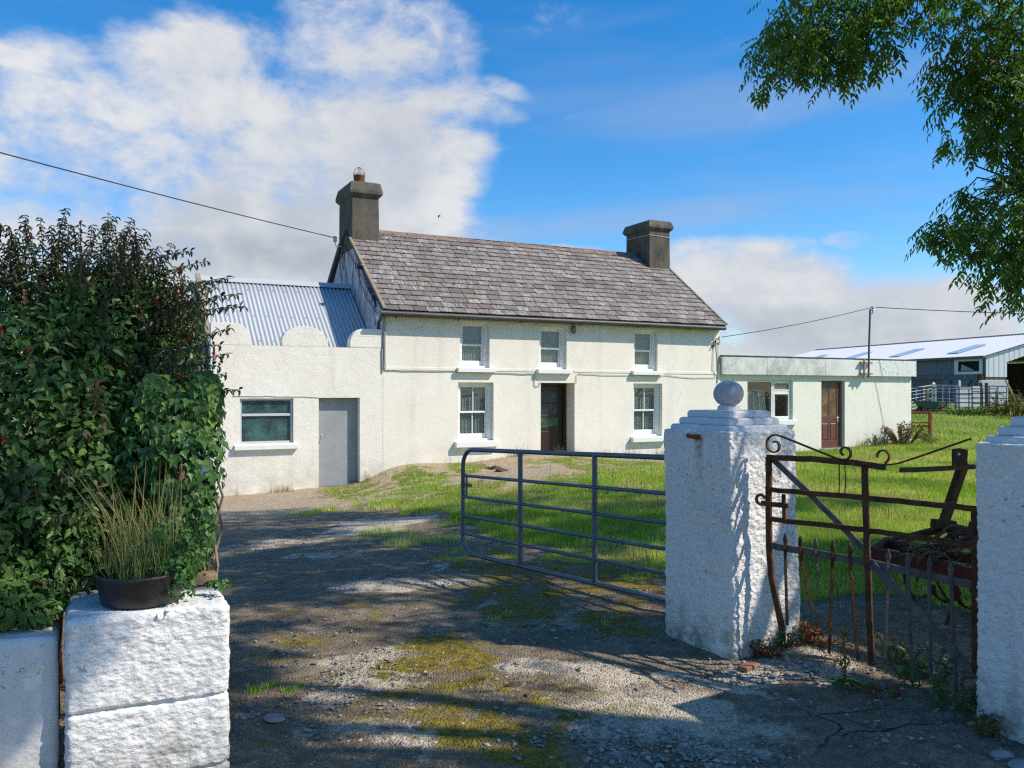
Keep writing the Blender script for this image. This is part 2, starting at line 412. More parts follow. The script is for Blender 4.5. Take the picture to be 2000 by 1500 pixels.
M['rust'] = m_rust('rusty_iron', (0.030, 0.017, 0.011), (0.17, 0.078, 0.038))
M['rust_bright'] = m_rust('bright_rust', (0.07, 0.028, 0.014), (0.30, 0.13, 0.05))
M['rust_red'] = m_rust('red_oxide', (0.05, 0.014, 0.010), (0.14, 0.035, 0.022), 9)
M['iron_grey'] = m_rust('weathered_iron', (0.06, 0.05, 0.045), (0.19, 0.17, 0.155), 10)
M['galv'] = m_galv('galvanised_tube', (0.115, 0.14, 0.18), 0.45, 0.35)
M['galv_light'] = m_galv('light_galvanised', (0.50, 0.53, 0.55), 0.5, 0.2)
M['galv_dark'] = m_galv('dark_galvanised', (0.11, 0.12, 0.135), 0.5, 0.3)
M['pillar'] = m_roughpaint('whitewashed_rock', (0.80, 0.785, 0.75), (0.46, 0.43, 0.36), 0.95, 0.65)
M['pillar_stained'] = m_roughpaint('rust_stained_whitewash', (0.80, 0.785, 0.75), (0.46, 0.43, 0.36), 0.95, 0.65, True)
M['pillar_clean'] = m_roughpaint('fresh_whitewash', (0.80, 0.785, 0.755), (0.55, 0.54, 0.48), 0.55, 0.65)
M['cap_paint'] = m_roughpaint('smooth_cap_paint', (0.68, 0.67, 0.67), (0.50, 0.48, 0.45), 0.3, 0.2)
M['ball_paint'] = m_roughpaint('ball_grey_paint', (0.46, 0.455, 0.46), (0.24, 0.235, 0.22), 0.5, 0.5)
M['wallpaint'] = m_roughpaint('roadside_wall_paint', (0.62, 0.605, 0.58), (0.36, 0.34, 0.28), 0.8, 0.25)
M['stem'] = m_plain('fuchsia_stem', (0.12, 0.035, 0.025), 0.7, 0.3)
M['bark'] = m_concrete('ash_bark', (0.06, 0.055, 0.045), (0.16, 0.145, 0.12))
M['flower'] = m_leaf('fuchsia_red', [(0, (0.42, 0.01, 0.02)), (1, (0.60, 0.02, 0.04))], 0.5, 0.3, 0.3, (1, 0.5, 0.5))
M['fuchsia'] = m_leaf('fuchsia_leaf', [(0, (0.055, 0.095, 0.028)), (0.35, (0.095, 0.18, 0.045)), (0.7, (0.145, 0.25, 0.06)), (0.93, (0.18, 0.28, 0.07)), (0.97, (0.14, 0.07, 0.04)), (1.0, (0.30, 0.22, 0.04))], 0.42, 0.3, 0.4)
M['fuchsia_tip'] = m_leaf('fuchsia_tip_leaf', [(0, (0.040, 0.062, 0.026)), (0.6, (0.08, 0.12, 0.045)), (1, (0.13, 0.10, 0.05))], 0.4, 0.2, 0.4, (1, 1, 0.5))
M['ivy'] = m_leaf('ivy_leaf', [(0, (0.030, 0.075, 0.022)), (0.45, (0.06, 0.14, 0.034)), (0.8, (0.09, 0.19, 0.045)), (1, (0.20, 0.32, 0.06))], 0.42, 0.28, 0.35)
M['ash'] = m_leaf('ash_leaflet', [(0, (0.07, 0.125, 0.026)), (0.45, (0.125, 0.205, 0.04)), (0.85, (0.19, 0.28, 0.055)), (1, (0.27, 0.34, 0.07))], 0.42, 0.5, 0.4)
M['grass'] = m_leaf('grass_blade', [(0, (0.16, 0.27, 0.035)), (0.35, (0.30, 0.46, 0.06)), (0.65, (0.44, 0.58, 0.095)), (0.86, (0.56, 0.62, 0.15)), (1.0, (0.66, 0.56, 0.26))], 0.5, 0.5, 0.25, (1.05, 1.1, 0.5), (0.45, (0.34, 0.37, 0.10), 0.5))
M['straw'] = m_leaf('dry_grass', [(0, (0.16, 0.18, 0.05)), (0.35, (0.30, 0.26, 0.10)), (0.7, (0.42, 0.33, 0.15)), (1, (0.12, 0.20, 0.05))], 0.6, 0.3, 0.2, (1, 0.9, 0.5))
M['weed_red'] = m_leaf('reddish_weed', [(0, (0.10, 0.14, 0.03)), (0.3, (0.28, 0.05, 0.03)), (0.6, (0.38, 0.06, 0.05)), (0.8, (0.42, 0.22, 0.04)), (1, (0.10, 0.20, 0.04))], 0.5, 0.3)
M['weed_green'] = m_leaf('green_weed', [(0, (0.05, 0.12, 0.03)), (1, (0.13, 0.25, 0.06))], 0.5, 0.3)
M['weed_brown'] = m_leaf('dead_weed', [(0, (0.12, 0.08, 0.03)), (0.5, (0.26, 0.17, 0.07)), (1, (0.10, 0.13, 0.04))], 0.7, 0.25)
M['bed_shrub'] = m_leaf('bed_shrub_leaf', [(0, (0.10, 0.13, 0.05)), (0.4, (0.22, 0.12, 0.08)), (0.7, (0.30, 0.16, 0.11)), (1, (0.24, 0.25, 0.10))], 0.6, 0.25)
M['wood'] = m_concrete('weathered_wood', (0.18, 0.12, 0.07), (0.42, 0.29, 0.17))
M['timber_grey'] = m_concrete('grey_timber', (0.10, 0.10, 0.10), (0.26, 0.26, 0.26))
M['barrow'] = m_plain('green_barrow', (0.05, 0.12, 0.115), 0.5, 0.4, var=0.3, scale=3)
M['barn_wall'] = m_concrete('barn_block', (0.10, 0.092, 0.085), (0.22, 0.20, 0.18), (0.42, 0.38, 0.3), 0.3)
M['barn_clad'] = m_plain('barn_cladding', (0.13, 0.155, 0.20), 0.55, 0.3, var=0.35, scale=1.2)
M['barn_gable'] = m_plain('barn_gable_sheet', (0.62, 0.66, 0.69), 0.5, 0.3, var=0.25, scale=1.0)
M['barn_roof'] = m_plain('barn_roof_sheet', (0.80, 0.79, 0.75), 0.95, 0.0, var=0.35, scale=0.9, stain=(0.60, 0.59, 0.55))
M['skylight'] = m_plain('roof_light', (0.42, 0.56, 0.70), 0.3, 0.5, var=0.2, scale=1)
M['void'] = m_plain('dark_shed', (0.02, 0.02, 0.018), 0.9, 0.1)
M['rope'] = m_plain('blue_rope', (0.03, 0.16, 0.30), 0.7, 0.2)
M['bird'] = m_plain('bird_plumage', (0.015, 0.015, 0.02), 0.6, 0.3)
M['tub'] = m_plain('black_tub', (0.012, 0.012, 0.014), 0.35, 0.5, var=0.6, scale=9, bs=0.5, stain=(0.03, 0.03, 0.03))
M['stone'] = m_concrete('loose_stone', (0.22, 0.21, 0.20), (0.42, 0.40, 0.38))
M['pebble'] = None
def _peb():
    t = Mt('gravel_stone', 0.9, 0.2)
    t.col(t.mix(t.noise(40, 3), t.ramp(t.attr('rnd'), [(0, (0.17, 0.155, 0.135)), (0.4, (0.31, 0.285, 0.25)), (0.75, (0.45, 0.41, 0.355)), (1, (0.64, 0.60, 0.54))]), (0.16, 0.15, 0.14)))
    return t.m
M['pebble'] = _peb()
def _fascia():
    t = Mt('metal_fascia', 0.5, 0.4, 0.1)
    x = t.sep()[0]
    c = t.mix(t.mr(t.noise(2.4, 6, 0.75), 0.42, 0.62), (0.68, 0.67, 0.61), (0.38, 0.41, 0.39))
    c = t.mix(t.mr(x, 14.6, 15.2), c, (0.70, 0.72, 0.66))
    st = t.mr(t.noise(1, 5, 0.7, t.scaled((3, 3, 0.25))), 0.56, 0.72)
    c = t.mix(t.math('MULTIPLY', st, 0.6), c, (0.62, 0.53, 0.36))
    fl = t.math('MULTIPLY', t.mr(t.noise(11, 4, 0.65, t.scaled((1, 1, 2.0)), 0.6), 0.60, 0.63), t.mr(x, 16.2, 16.8))
    c = t.mix(t.math('MULTIPLY', fl, 0.85), c, (0.10, 0.09, 0.08))
    t.col(c); t.bump(t.noise(2.5, 3), 0.3, 0.03)
    return t.m
M['fascia'] = _fascia()
# ------------------------------------------------------------------ terrain
_cp = [(0, 0, 0), (-4, 0, 0), (4, 0, .02), (0, 5, 0), (1.35, 5.1, 0), (1.88, 5.45, .07), (1.04, 5.68, .02), (2.3, 4.1, .0), (3.2, 4.3, .02), (-2, 4, 0), (-4, 4, 0),
       (0, 6.5, -.01), (-.5, 8.6, -.06), (1.3, 6.3, .03), (3, 7, .08), (5, 8, .12), (8, 12, .14), (-3, 9, -.20), (-2, 7, -.06), (-6, 9, -.25), (-1.5, 11.5, -.22), (2, 11, .0), (3, 14, .02),
       (0, 14, -.20), (-3.5, 13, -.42), (-7, 13, -.5), (1.5, 16.5, -.05), (7, 17, .05), (-16, 16, -.65), (-9, 17.5, -.65), (10, 19, .02), (13, 23, -.02), (-25, 40, -.5), (0, 60, .4),
       (18, 38, .45), (21, 42, .55), (24, 45, .82), (29, 52, .9), (40, 60, 1.1), (19, 34, .18), (16.5, 29, -.05), (26, 36, .35), (35, 40, .5), (60, 40, .6), (100, 100, 1.2), (-100, 100, 0), (0, 200, .8), (-60, 0, -.3), (80, 0, .3), (0, -30, 0)]
for x, m, z in [(-3.85, 0, -.60), (-2.5, 0, -.58), (-1.5, 0, -.535), (-.56, 0, -.47), (0, 0, -.22), (1.9, 0, -.10), (4.2, 0, .04), (5.3, 0, -.06), (7.5, 0, -.12), (10, 0, -.17), (11.2, 0, -.21), (13.3, 0, -.19), (15, 0, -.14), (18.4, 0, -.01),
                (-1.5, 5, -.5), (5, 6, 0), (14, 5, -.1), (4.7, -1.2, .0), (2.5, -1.5, -.1), (1, -1.5, -.2), (-1.5, -1.3, -.54), (12, -2, -.1), (16, -2, -.08), (-6, 3, -.62)]:
    p = hw(x, m); _cp.append((p.x, p.y, z))
_cp = np.array(_cp); _A = _cp[:, :2]
def _phi(r2): return np.sqrt(r2 + 1.0)
_n = len(_cp)
_K = _phi(((_A[:, None] - _A[None]) ** 2).sum(2)) - 1e-2 * np.eye(_n)
_P = np.concatenate([np.ones((_n, 1)), _A], 1)
_S = np.block([[_K, _P], [_P.T, np.zeros((3, 3))]])
_w = np.linalg.solve(_S, np.concatenate([_cp[:, 2], np.zeros(3)]))
def ground(X, Y):
    X = np.asarray(X, float); Y = np.asarray(Y, float); sh = X.shape; x = X.ravel(); y = Y.ravel()
    z = _w[_n] + _w[_n + 1] * x + _w[_n + 2] * y
    for i in range(_n): z = z + _w[i] * _phi((x - _A[i, 0]) ** 2 + (y - _A[i, 1]) ** 2)
    far = np.clip((np.hypot(x, y) - 90) / 60, 0, 1); z = z * (1 - far) + 0.9 * far
    return z.reshape(sh)
def gz(X, Y): return float(ground(np.array([X]), np.array([Y]))[0])
def gpt(px, py):                       # surveyed point on the ground
    Y = F_PX * EYE / (py - HOR)
    for _ in range(12): Y = F_PX * (EYE - gz((px - 1000) / F_PX * Y, Y)) / (py - HOR)
    return (px - 1000) / F_PX * Y, Y

def inpoly(x, y, poly):
    r = np.zeros(x.shape, bool); n = len(poly)
    for i in range(n):
        x0, y0 = poly[i]; x1, y1 = poly[(i + 1) % n]
        if y0 == y1: continue
        c = ((y0 > y) != (y1 > y)) & (x < (x1 - x0) * (y - y0) / (y1 - y0) + x0); r ^= c
    return r
def blobs(X, Y, lst):
    out = np.zeros(X.shape)
    for px, py, rx, ry, a in lst:
        cx, cy = gpt(px, py); _, y1 = gpt(px, py + ry); sx = rx * cy / F_PX; sy = max(cy - y1, .03) * 1.25
        d = ((X - cx) / sx) ** 2 + ((Y - cy) / sy) ** 2
        out = np.maximum(out, a * np.clip(1.6 - d * 1.2, 0, 1))
    return out
# survey of the yard's surfaces and sun patches (bearings taken once, laid out on the ground as outlines in metres)
LAWN = [gpt(*p) for p in [(770, 930), (735, 962), (660, 985), (800, 1000), (890, 1006), (930, 1045), (1060, 1066), (1120, 1100), (1290, 1130), (1420, 1165), (1530, 1185), (1640, 1165), (1760, 1170), (1900, 1200), (2060, 1300)]]
LAWN += [(8, 4.5), (40, 20), (90, 60), (60, 90), (10, 80)] + [tuple(hw(x, m)[:2]) for x, m in [(20, 3), (18.6, -.2), (10, -.2), (5, -.4), (1, -.3)]]
SOIL = [(960, 900, 150, 18, 1.0), (1090, 925, 60, 14, .9), (850, 925, 80, 12, .7), (790, 955, 60, 8, .6), (930, 955, 60, 8, .5), (900, 905, 200, 25, .9), (1000, 925, 130, 22, 1), (1200, 900, 130, 14, .7), (740, 948, 90, 16, .8), (520, 965, 130, 18, .9), (500, 992, 150, 16, .8), (840, 970, 60, 12, .6), (700, 975, 120, 14, .6)]
TUFT = [(530, 1385, 16, 3, .7), (600, 1392, 12, 3, .7), (515, 1442, 26, 4, .8), (590, 1466, 26, 5, .8), (1010, 1207, 26, 4, 1), (470, 1348, 26, 4, 1), (560, 1345, 16, 3, 1), (940, 1090, 36, 6, 1), (1200, 1222, 30, 6, 1), (820, 945, 80, 14, .9), (700, 952, 60, 8, .9), (1150, 945, 130, 24, 1), (1110, 900, 50, 7, .8), (1200, 905, 110, 9, .8), (920, 950, 90, 10, .8), (890, 885, 60, 7, .8), (800, 915, 40, 8, .7), (640, 1000, 50, 6, .7), (690, 965, 50, 8, 1), (770, 935, 60, 10, .9), (840, 975, 70, 9, 1), (950, 880, 30, 8, .9), (920, 912, 40, 8, .8), (1110, 890, 40, 9, 1), (1060, 902, 60, 8, .6), (1240, 930, 80, 22, 1), (800, 1058, 70, 8, .6), (760, 1040, 50, 7, .5), (880, 920, 30, 10, .8), (910, 1085, 40, 8, .7)]
MOSS = [(1020, 1400, 250, 80, .55), (1080, 1140, 250, 46, .6), (930, 1330, 130, 50, .6), (880, 1285, 115, 40, 1.1), (1040, 1435, 190, 52, 1.05), (1120, 1390, 90, 30, .6), (960, 1360, 120, 30, .8), (1180, 1140, 190, 26, .9), (1130, 1190, 150, 26, .75), (1000, 1110, 120, 14, .7), (1230, 1230, 110, 24, .7), (700, 1195, 140, 14, .5), (660, 1250, 160, 16, .5), (520, 1125, 110, 12, .4), (1000, 1480, 220, 40, .8), (560, 1290, 70, 14, .5), (860, 1160, 130, 14, .4), (930, 1075, 120, 10, .5), (560, 1055, 60, 6, .4)]
PALE_SUN = [(740, 1025, 110, 15, .9), (560, 1060, 90, 8, .8), (620, 1085, 90, 7, .7), (760, 1145, 110, 12, .9), (760, 1300, 150, 36, .75), (1200, 1400, 170, 55, .9), (1120, 1320, 130, 22, .8), (720, 1350, 90, 16, .7), (690, 1430, 80, 20, .6), (810, 1440, 90, 30, .7), (1340, 1330, 90, 18, .8), (1330, 1440, 190, 70, .5), (1480, 1300, 90, 20, .9), (1610, 1290, 90, 30, .9), (850, 1110, 50, 7, .7), (1010, 1185, 40, 6, .8), (540, 1400, 50, 12, .6), (1060, 1215, 60, 10, .6), (430, 1070, 40, 8, .6), (950, 1325, 60, 14, .5)]  # pale concrete and gravel, plus sun patches painted into the ground colour
def masks(X, Y):
    n1 = fbm(X * 2.2, Y * 2.2, 3, 5) - .5; n2 = fbm(X * 7, Y * 7, 5, 4) - .5
    jx = X + 1.1 * n1 + .25 * n2; jy = Y + 1.1 * (fbm(X * 2.2 + 9, Y * 2.2, 8, 4) - .5) * np.clip(Y / 9, .5, 1.5) + .25 * n2
    lawn = inpoly(jx, jy, LAWN).astype(float)
    lawn = np.where(X > 2.2, inpoly(X + .5 * n1, Y + .3 * n1, LAWN), lawn).astype(float)
    soil = blobs(jx, jy, SOIL); moss = blobs(jx, jy, MOSS); pale = blobs(jx, jy, PALE_SUN)
    tuft = blobs(jx, jy, TUFT) * (fbm(X * 5, Y * 5, 21, 3) > .38)
    grass = np.clip(lawn - 1.15 * soil * (fbm(X * 3, Y * 3, 31, 3) + .45), 0, 1)
    grass = np.maximum(grass, tuft)
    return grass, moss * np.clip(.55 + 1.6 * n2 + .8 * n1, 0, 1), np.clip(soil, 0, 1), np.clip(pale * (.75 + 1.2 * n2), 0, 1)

def axis_pts(lo, dlo, dhi, hi, step, grow=1.09):
    a = list(np.arange(dlo, dhi, step)); s = step; x = dhi
    while x < hi: a.append(x); s *= grow; x += s
    a.append(hi); s = step; x = dlo - step; b = []
    while x > lo: b.append(x); s *= grow; x -= s
    b.append(lo); return np.array(b[::-1] + a)
_gx = axis_pts(-900, -3.2, 5.0, 900, .045); _gy = np.concatenate([axis_pts(-120, 2.4, 9.5, 9.6, .04), np.arange(9.6, 26, .11), axis_pts(26, 26, 26.2, 1500, .2)[1:]])
_gy = np.unique(np.round(_gy, 4))
GX, GY = np.meshgrid(_gx, _gy)
GZ = ground(GX, GY)
_gm = masks(GX, GY)
_near = np.clip(1.3 - np.hypot(GX, GY) / 30, 0, 1)
GZ = GZ + _near * (.035 * (fbm(GX * 1.6, GY * 1.6, 41, 3) - .5) + .022 * (fbm(GX * 6, GY * 6, 43, 4) - .5) + .018 * _gm[1] * fbm(GX * 9, GY * 9, 47, 3) + .05 * _gm[2] * (fbm(GX * 4, GY * 4, 49, 4) - .4))

def m_ground():
    t = Mt('yard_ground', 0.95, 0.12)
    g, mo, so, pa = t.attr('grass_mask'), t.attr('moss_mask'), t.attr('soil_mask'), t.attr('pale_sun_mask')
    fine = t.noise(55, 5, 0.75); mid = t.noise(9, 6, 0.75); big = t.noise(1.4, 5, 0.7)
    base = t.mix(t.mr(mid, .35, .68), (0.135, 0.103, 0.066), (0.42, 0.345, 0.24))
    base = t.mix(t.mr(big, .45, .65, 0, .7), base, (0.19, 0.132, 0.078))
    ch = t.voro(75, 'F1', None, 'Color'); sp = t.n('ShaderNodeSeparateColor'); t.put(sp.inputs[0], ch)
    chip = t.math('MULTIPLY', t.mr(sp.outputs[0], .55, .6), t.mr(t.voro(75), .42, .3))
    base = t.mix(t.math('MULTIPLY', chip, .75), base, t.mix(sp.outputs[1], (0.16, 0.14, 0.115), (0.46, 0.42, 0.355)))
    ch2 = t.voro(31, 'F1', None, 'Color'); sp2 = t.n('ShaderNodeSeparateColor'); t.put(sp2.inputs[0], ch2); chip2 = t.math('MULTIPLY', t.mr(sp2.outputs[0], .72, .76), t.mr(t.voro(31), .36, .26))
    base = t.mix(t.math('MULTIPLY', chip2, .8), base, t.mix(sp2.outputs[1], (0.17, 0.148, 0.12), (0.50, 0.45, 0.38)))
    pale_sunc = t.mix(t.mr(fine, .35, .7), (0.53, 0.44, 0.32), (0.78, 0.675, 0.52))
    pale_sunc = t.mix(t.math('MULTIPLY', chip, .5), pale_sunc, t.mix(sp.outputs[1], (0.17, 0.165, 0.16), (0.5, 0.48, 0.45)))
    c = t.mix(t.math('MULTIPLY', t.mr(t.math('ADD', pa, t.math('MULTIPLY', t.math('SUBTRACT', mid, .5), .9)), .3, .6), .95), base, pale_sunc)
    soilc = t.mix(t.mr(mid, .35, .7), (0.40, 0.31, 0.205), (0.66, 0.53, 0.37))
    soilc = t.mix(t.math('MULTIPLY', t.mr(t.noise(24, 4, .7), .55, .68), .6), soilc, (0.16, 0.12, 0.08))
    c = t.mix(t.mr(t.math('ADD', so, t.math('MULTIPLY', t.math('SUBTRACT', mid, .5), .8)), .25, .6), c, soilc)
    mossc = t.mix(t.mr(t.noise(16, 5, .75), .35, .65), (0.105, 0.070, 0.024), (0.34, 0.27, 0.042))
    mossc = t.mix(t.mr(fine, .5, .75, 0, .8), mossc, (0.36, 0.31, 0.07))
    c = t.mix(t.mr(t.math('ADD', mo, t.math('MULTIPLY', t.math('SUBTRACT', mid, .5), 1.0)), .22, .5), c, mossc)
    turf = t.mix(t.mr(t.noise(5, 5, .7), .35, .65), (0.11, 0.17, 0.028), (0.24, 0.30, 0.06))
    turf = t.mix(t.mr(t.noise(1.1, 4, .6), .5, .68, 0, .5), turf, (0.36, 0.30, 0.16))
    c = t.mix(t.mr(g, .35, .75), c, turf)
    # cracks across the old tarmac in the gateway
    wv = t.n('ShaderNodeVectorMath'); wv.operation = 'ADD'; t.put(wv.inputs[0], t.tc)
    nz = t.n('ShaderNodeTexNoise'); t.put(nz.inputs['Vector'], t.tc); nz.inputs['Scale'].default_value = 3.2; nz.inputs['Detail'].default_value = 5
    sc = t.n('ShaderNodeVectorMath'); sc.operation = 'SCALE'; t.put(sc.inputs[0], nz.outputs['Color']); sc.inputs['Scale'].default_value = .42; t.put(wv.inputs[1], sc.outputs[0])
    cr = t.mr(t.voro(1.25, 'DISTANCE_TO_EDGE', wv.outputs[0]), 0.012, 0.003)
    xy = t.sep(); near = t.math('MULTIPLY', t.math('MULTIPLY', t.mr(xy[1], 5.1, 4.7), t.mr(xy[0], .9, 1.2)), t.mr(t.noise(1.3, 2), .40, .55))
    cr = t.math('MULTIPLY', cr, near)
    c = t.mix(t.math('MULTIPLY', cr, .85), c, (0.03, 0.027, 0.022))
    t.col(c)
    h = t.math('ADD', t.math('MULTIPLY', fine, .5), t.math('ADD', t.math('MULTIPLY', t.mr(t.voro(75), 0, .6, 1, 0), .55), t.math('MULTIPLY', mid, .7)))
    h = t.math('SUBTRACT', h, t.math('MULTIPLY', cr, 1.5))
    t.bump(t.math('ADD', h, t.math('MULTIPLY', chip2, .8)), 1.0, 0.026)
    return t.m
M['ground'] = m_ground()
def build_ground():
    ny, nx = GX.shape
    V = np.stack([GX, GY, GZ], 2).reshape(-1, 3)
    i = (np.arange(ny - 1)[:, None] * nx + np.arange(nx - 1)[None]).ravel()
    Fc = np.stack([i, i + 1, i + nx + 1, i + nx], 1)
    o = np_mesh('ground', [(V, Fc)], M['ground'], smooth=True)
    for nm, a in zip(('grass_mask', 'moss_mask', 'soil_mask', 'pale_sun_mask'), _gm):
        at = o.data.attributes.new(nm, 'FLOAT', 'POINT'); at.data.foreach_set('value', a.astype(np.float32).ravel())
    tag(o, kind='structure')
build_ground()

# ------------------------------------------------------------------ grass
def build_grass():
    def scatter(n, y0, y1, p):
        u = rng.random(n); Y = (y0 ** (1 - p) + u * (y1 ** (1 - p) - y0 ** (1 - p))) ** (1 / (1 - p)) if p != 1 else y0 * (y1 / y0) ** u
        X = (rng.random(n) * 1.56 - .80) * Y + rng.normal(0, .3, n); return X, Y
    parts, rnds = [], []
    for n, y0, y1, p, hgt, wd in ((420000, 4.6, 13, .6, .062, .0050), (420000, 12, 30, .8, .058, .0105), (80000, 27, 52, .8, .10, .028)):
        X, Y = scatter(n, y0, y1, p)
        g, mo, so, pa = masks(X, Y)
        clump = fbm(X * 3.1, Y * 3.1, 61, 3)
        keep = rng.random(n) < np.clip(g * (.35 + 1.3 * clump), 0, 1) * np.where(so > .4, .5, 1)
        # nothing grows inside the buildings or pillars
        lx = (X - OX) * DX + (Y - OY) * DY; lm = (X - OX) * NX + (Y - OY) * NY
        keep &= ~((lm > -.06) & (lm < 7) & (lx > -4) & (lx < 18.5)) & ~((np.hypot(X - 1.46, Y - 5.55) < .42)) & ~(np.hypot(X - 2.71, Y - 4.03) < .42)
        keep &= ~((X > 27) & (Y > 47))
        X, Y, clump = X[keep], Y[keep], clump[keep]; k = len(X)
        P = np.stack([X, Y, ground(X, Y) - .008], 1)
        a = rng.random(k) * 2 * np.pi; lean = rng.random(k) * 1.3 + .15
        D = np.stack([np.cos(a) * lean, np.sin(a) * lean, np.ones(k)], 1)
        U = np.stack([np.cos(a), np.sin(a), -lean * .5], 1) + rng.normal(0, .35, (k, 3))
        L = hgt * (.45 + 1.1 * rng.random(k)) * (.5 + 1.0 * clump); W = wd * (.7 + .6 * rng.random(k))
        past_gates = (X > 1.3) & (Y < 10) & (Y > 6)  # stretch of shorter blades with a darker tone
        L = np.where(past_gates, L * .85, L); L = np.where((X < 1.2) & (Y < 9), L * .5, L)
        V, Fc = blade_arrays(P, D, U, L, W, [(0, .5), (.5, .42), (1, .06)], .45)
        tone = np.clip(fbm(X * .9, Y * .9, 71, 4) * 2.1 - .48 + rng.normal(0, .17, k), 0, .97)
        so2 = blobs(X, Y, SOIL); tone = np.clip(tone + .35 * np.clip(so2, 0, 1) * rng.random(k), 0, 1)
        tone = np.where(past_gates, np.clip(tone - .1, 0, 1), tone)
        parts.append((V, Fc)); rnds.append(np.repeat(tone, 2))
    o = np_mesh('grass', parts, M['grass'], rnd=np.concatenate(rnds)); tag(o, kind='stuff')
    X, Y = scatter(9000, 6, 32, .9); g = masks(X, Y)[0]; lx = (X - OX) * DX + (Y - OY) * DY; lm = (X - OX) * NX + (Y - OY) * NY
    kp = (g > .5) & (fbm(X * .7, Y * .7, 85, 3) > .47) & ~((lm > -.2) & (lx > -4) & (lx < 18.6)) & (np.hypot(X - 1.46, Y - 5.55) > .45); X, Y = X[kp], Y[kp]; k = len(X); P0 = np.stack([X, Y, ground(X, Y) - .01], 1)
    a = rng.random(k) * 6.283; V, Fc = blade_arrays(P0, np.stack([np.cos(a) * .4, np.sin(a) * .4, np.ones(k)], 1), np.stack([np.cos(a), np.sin(a), np.zeros(k)], 1), .09 + .16 * rng.random(k), .0035 + .0004 * Y, [(0, .35), (.6, .3), (.85, .6), (1, .1)], .3)
    tag(np_mesh('seeding_grass', [(V, Fc)], M['straw'], rnd=np.repeat(rng.random(k), 3)), kind='stuff')
    # taller seeding bents and weeds along the foot of the walls
    k = 3500; lx = rng.random(k) * 22 - 3.7; P0 = np.array([tuple(hw(x, -.05 - .28 * random.random() ** 2)) for x in lx])
    keep = (fbm(lx * 1.7, lx * 0, 81, 3) > .5) & ~((lx > -1.75) & (lx < -.5)) & ~((lx > 14.2) & (lx < 15.5)) ; P0 = P0[keep]; k = len(P0)
    P0[:, 2] = ground(P0[:, 0], P0[:, 1]) - .01
    a = rng.random(k) * 6.283; D = np.stack([np.cos(a) * .35, np.sin(a) * .35, np.ones(k)], 1); U = np.stack([np.cos(a), np.sin(a), np.zeros(k)], 1)
    V, Fc = blade_arrays(P0, D, U, .08 + .22 * rng.random(k) ** 2, np.full(k, .008), [(0, .5), (.5, .4), (1, .08)], .35)
    o = np_mesh('wall_foot_grass', [(V, Fc)], M['straw'], rnd=np.repeat(rng.random(k), 2)); tag(o, kind='stuff')
build_grass()

# ------------------------------------------------------------------ loose gravel and stones
def stones_mesh(P, S, seed=0):
    rg = np.random.default_rng(seed); t = (1 + 5 ** .5) / 2
    ico = np.array([(-1, t, 0), (1, t, 0), (-1, -t, 0), (1, -t, 0), (0, -1, t), (0, 1, t), (0, -1, -t), (0, 1, -t), (t, 0, -1), (t, 0, 1), (-t, 0, -1), (-t, 0, 1)]) / math.hypot(1, t)
    fc = np.array([(0, 11, 5), (0, 5, 1), (0, 1, 7), (0, 7, 10), (0, 10, 11), (1, 5, 9), (5, 11, 4), (11, 10, 2), (10, 7, 6), (7, 1, 8), (3, 9, 4), (3, 4, 2), (3, 2, 6), (3, 6, 8), (3, 8, 9), (4, 9, 5), (2, 4, 11), (6, 2, 10), (8, 6, 7), (9, 8, 1)])
    n = len(P); v = ico[None] * (1 + rg.normal(0, .2, (n, 12, 1))) * S[:, None, None]
    v = v * np.stack([1 + .5 * rg.random(n), .8 + .3 * rg.random(n), .35 + .4 * rg.random(n)], 1)[:, None]
    a = rg.random(n) * 6.283; c, s_ = np.cos(a)[:, None], np.sin(a)[:, None]
    x = v[..., 0] * c - v[..., 1] * s_; y = v[..., 0] * s_ + v[..., 1] * c
    v = np.stack([x, y, v[..., 2]], 2) + P[:, None]
    return v.reshape(-1, 3), (fc[None] + (np.arange(n) * 12)[:, None, None]).reshape(-1, 3)
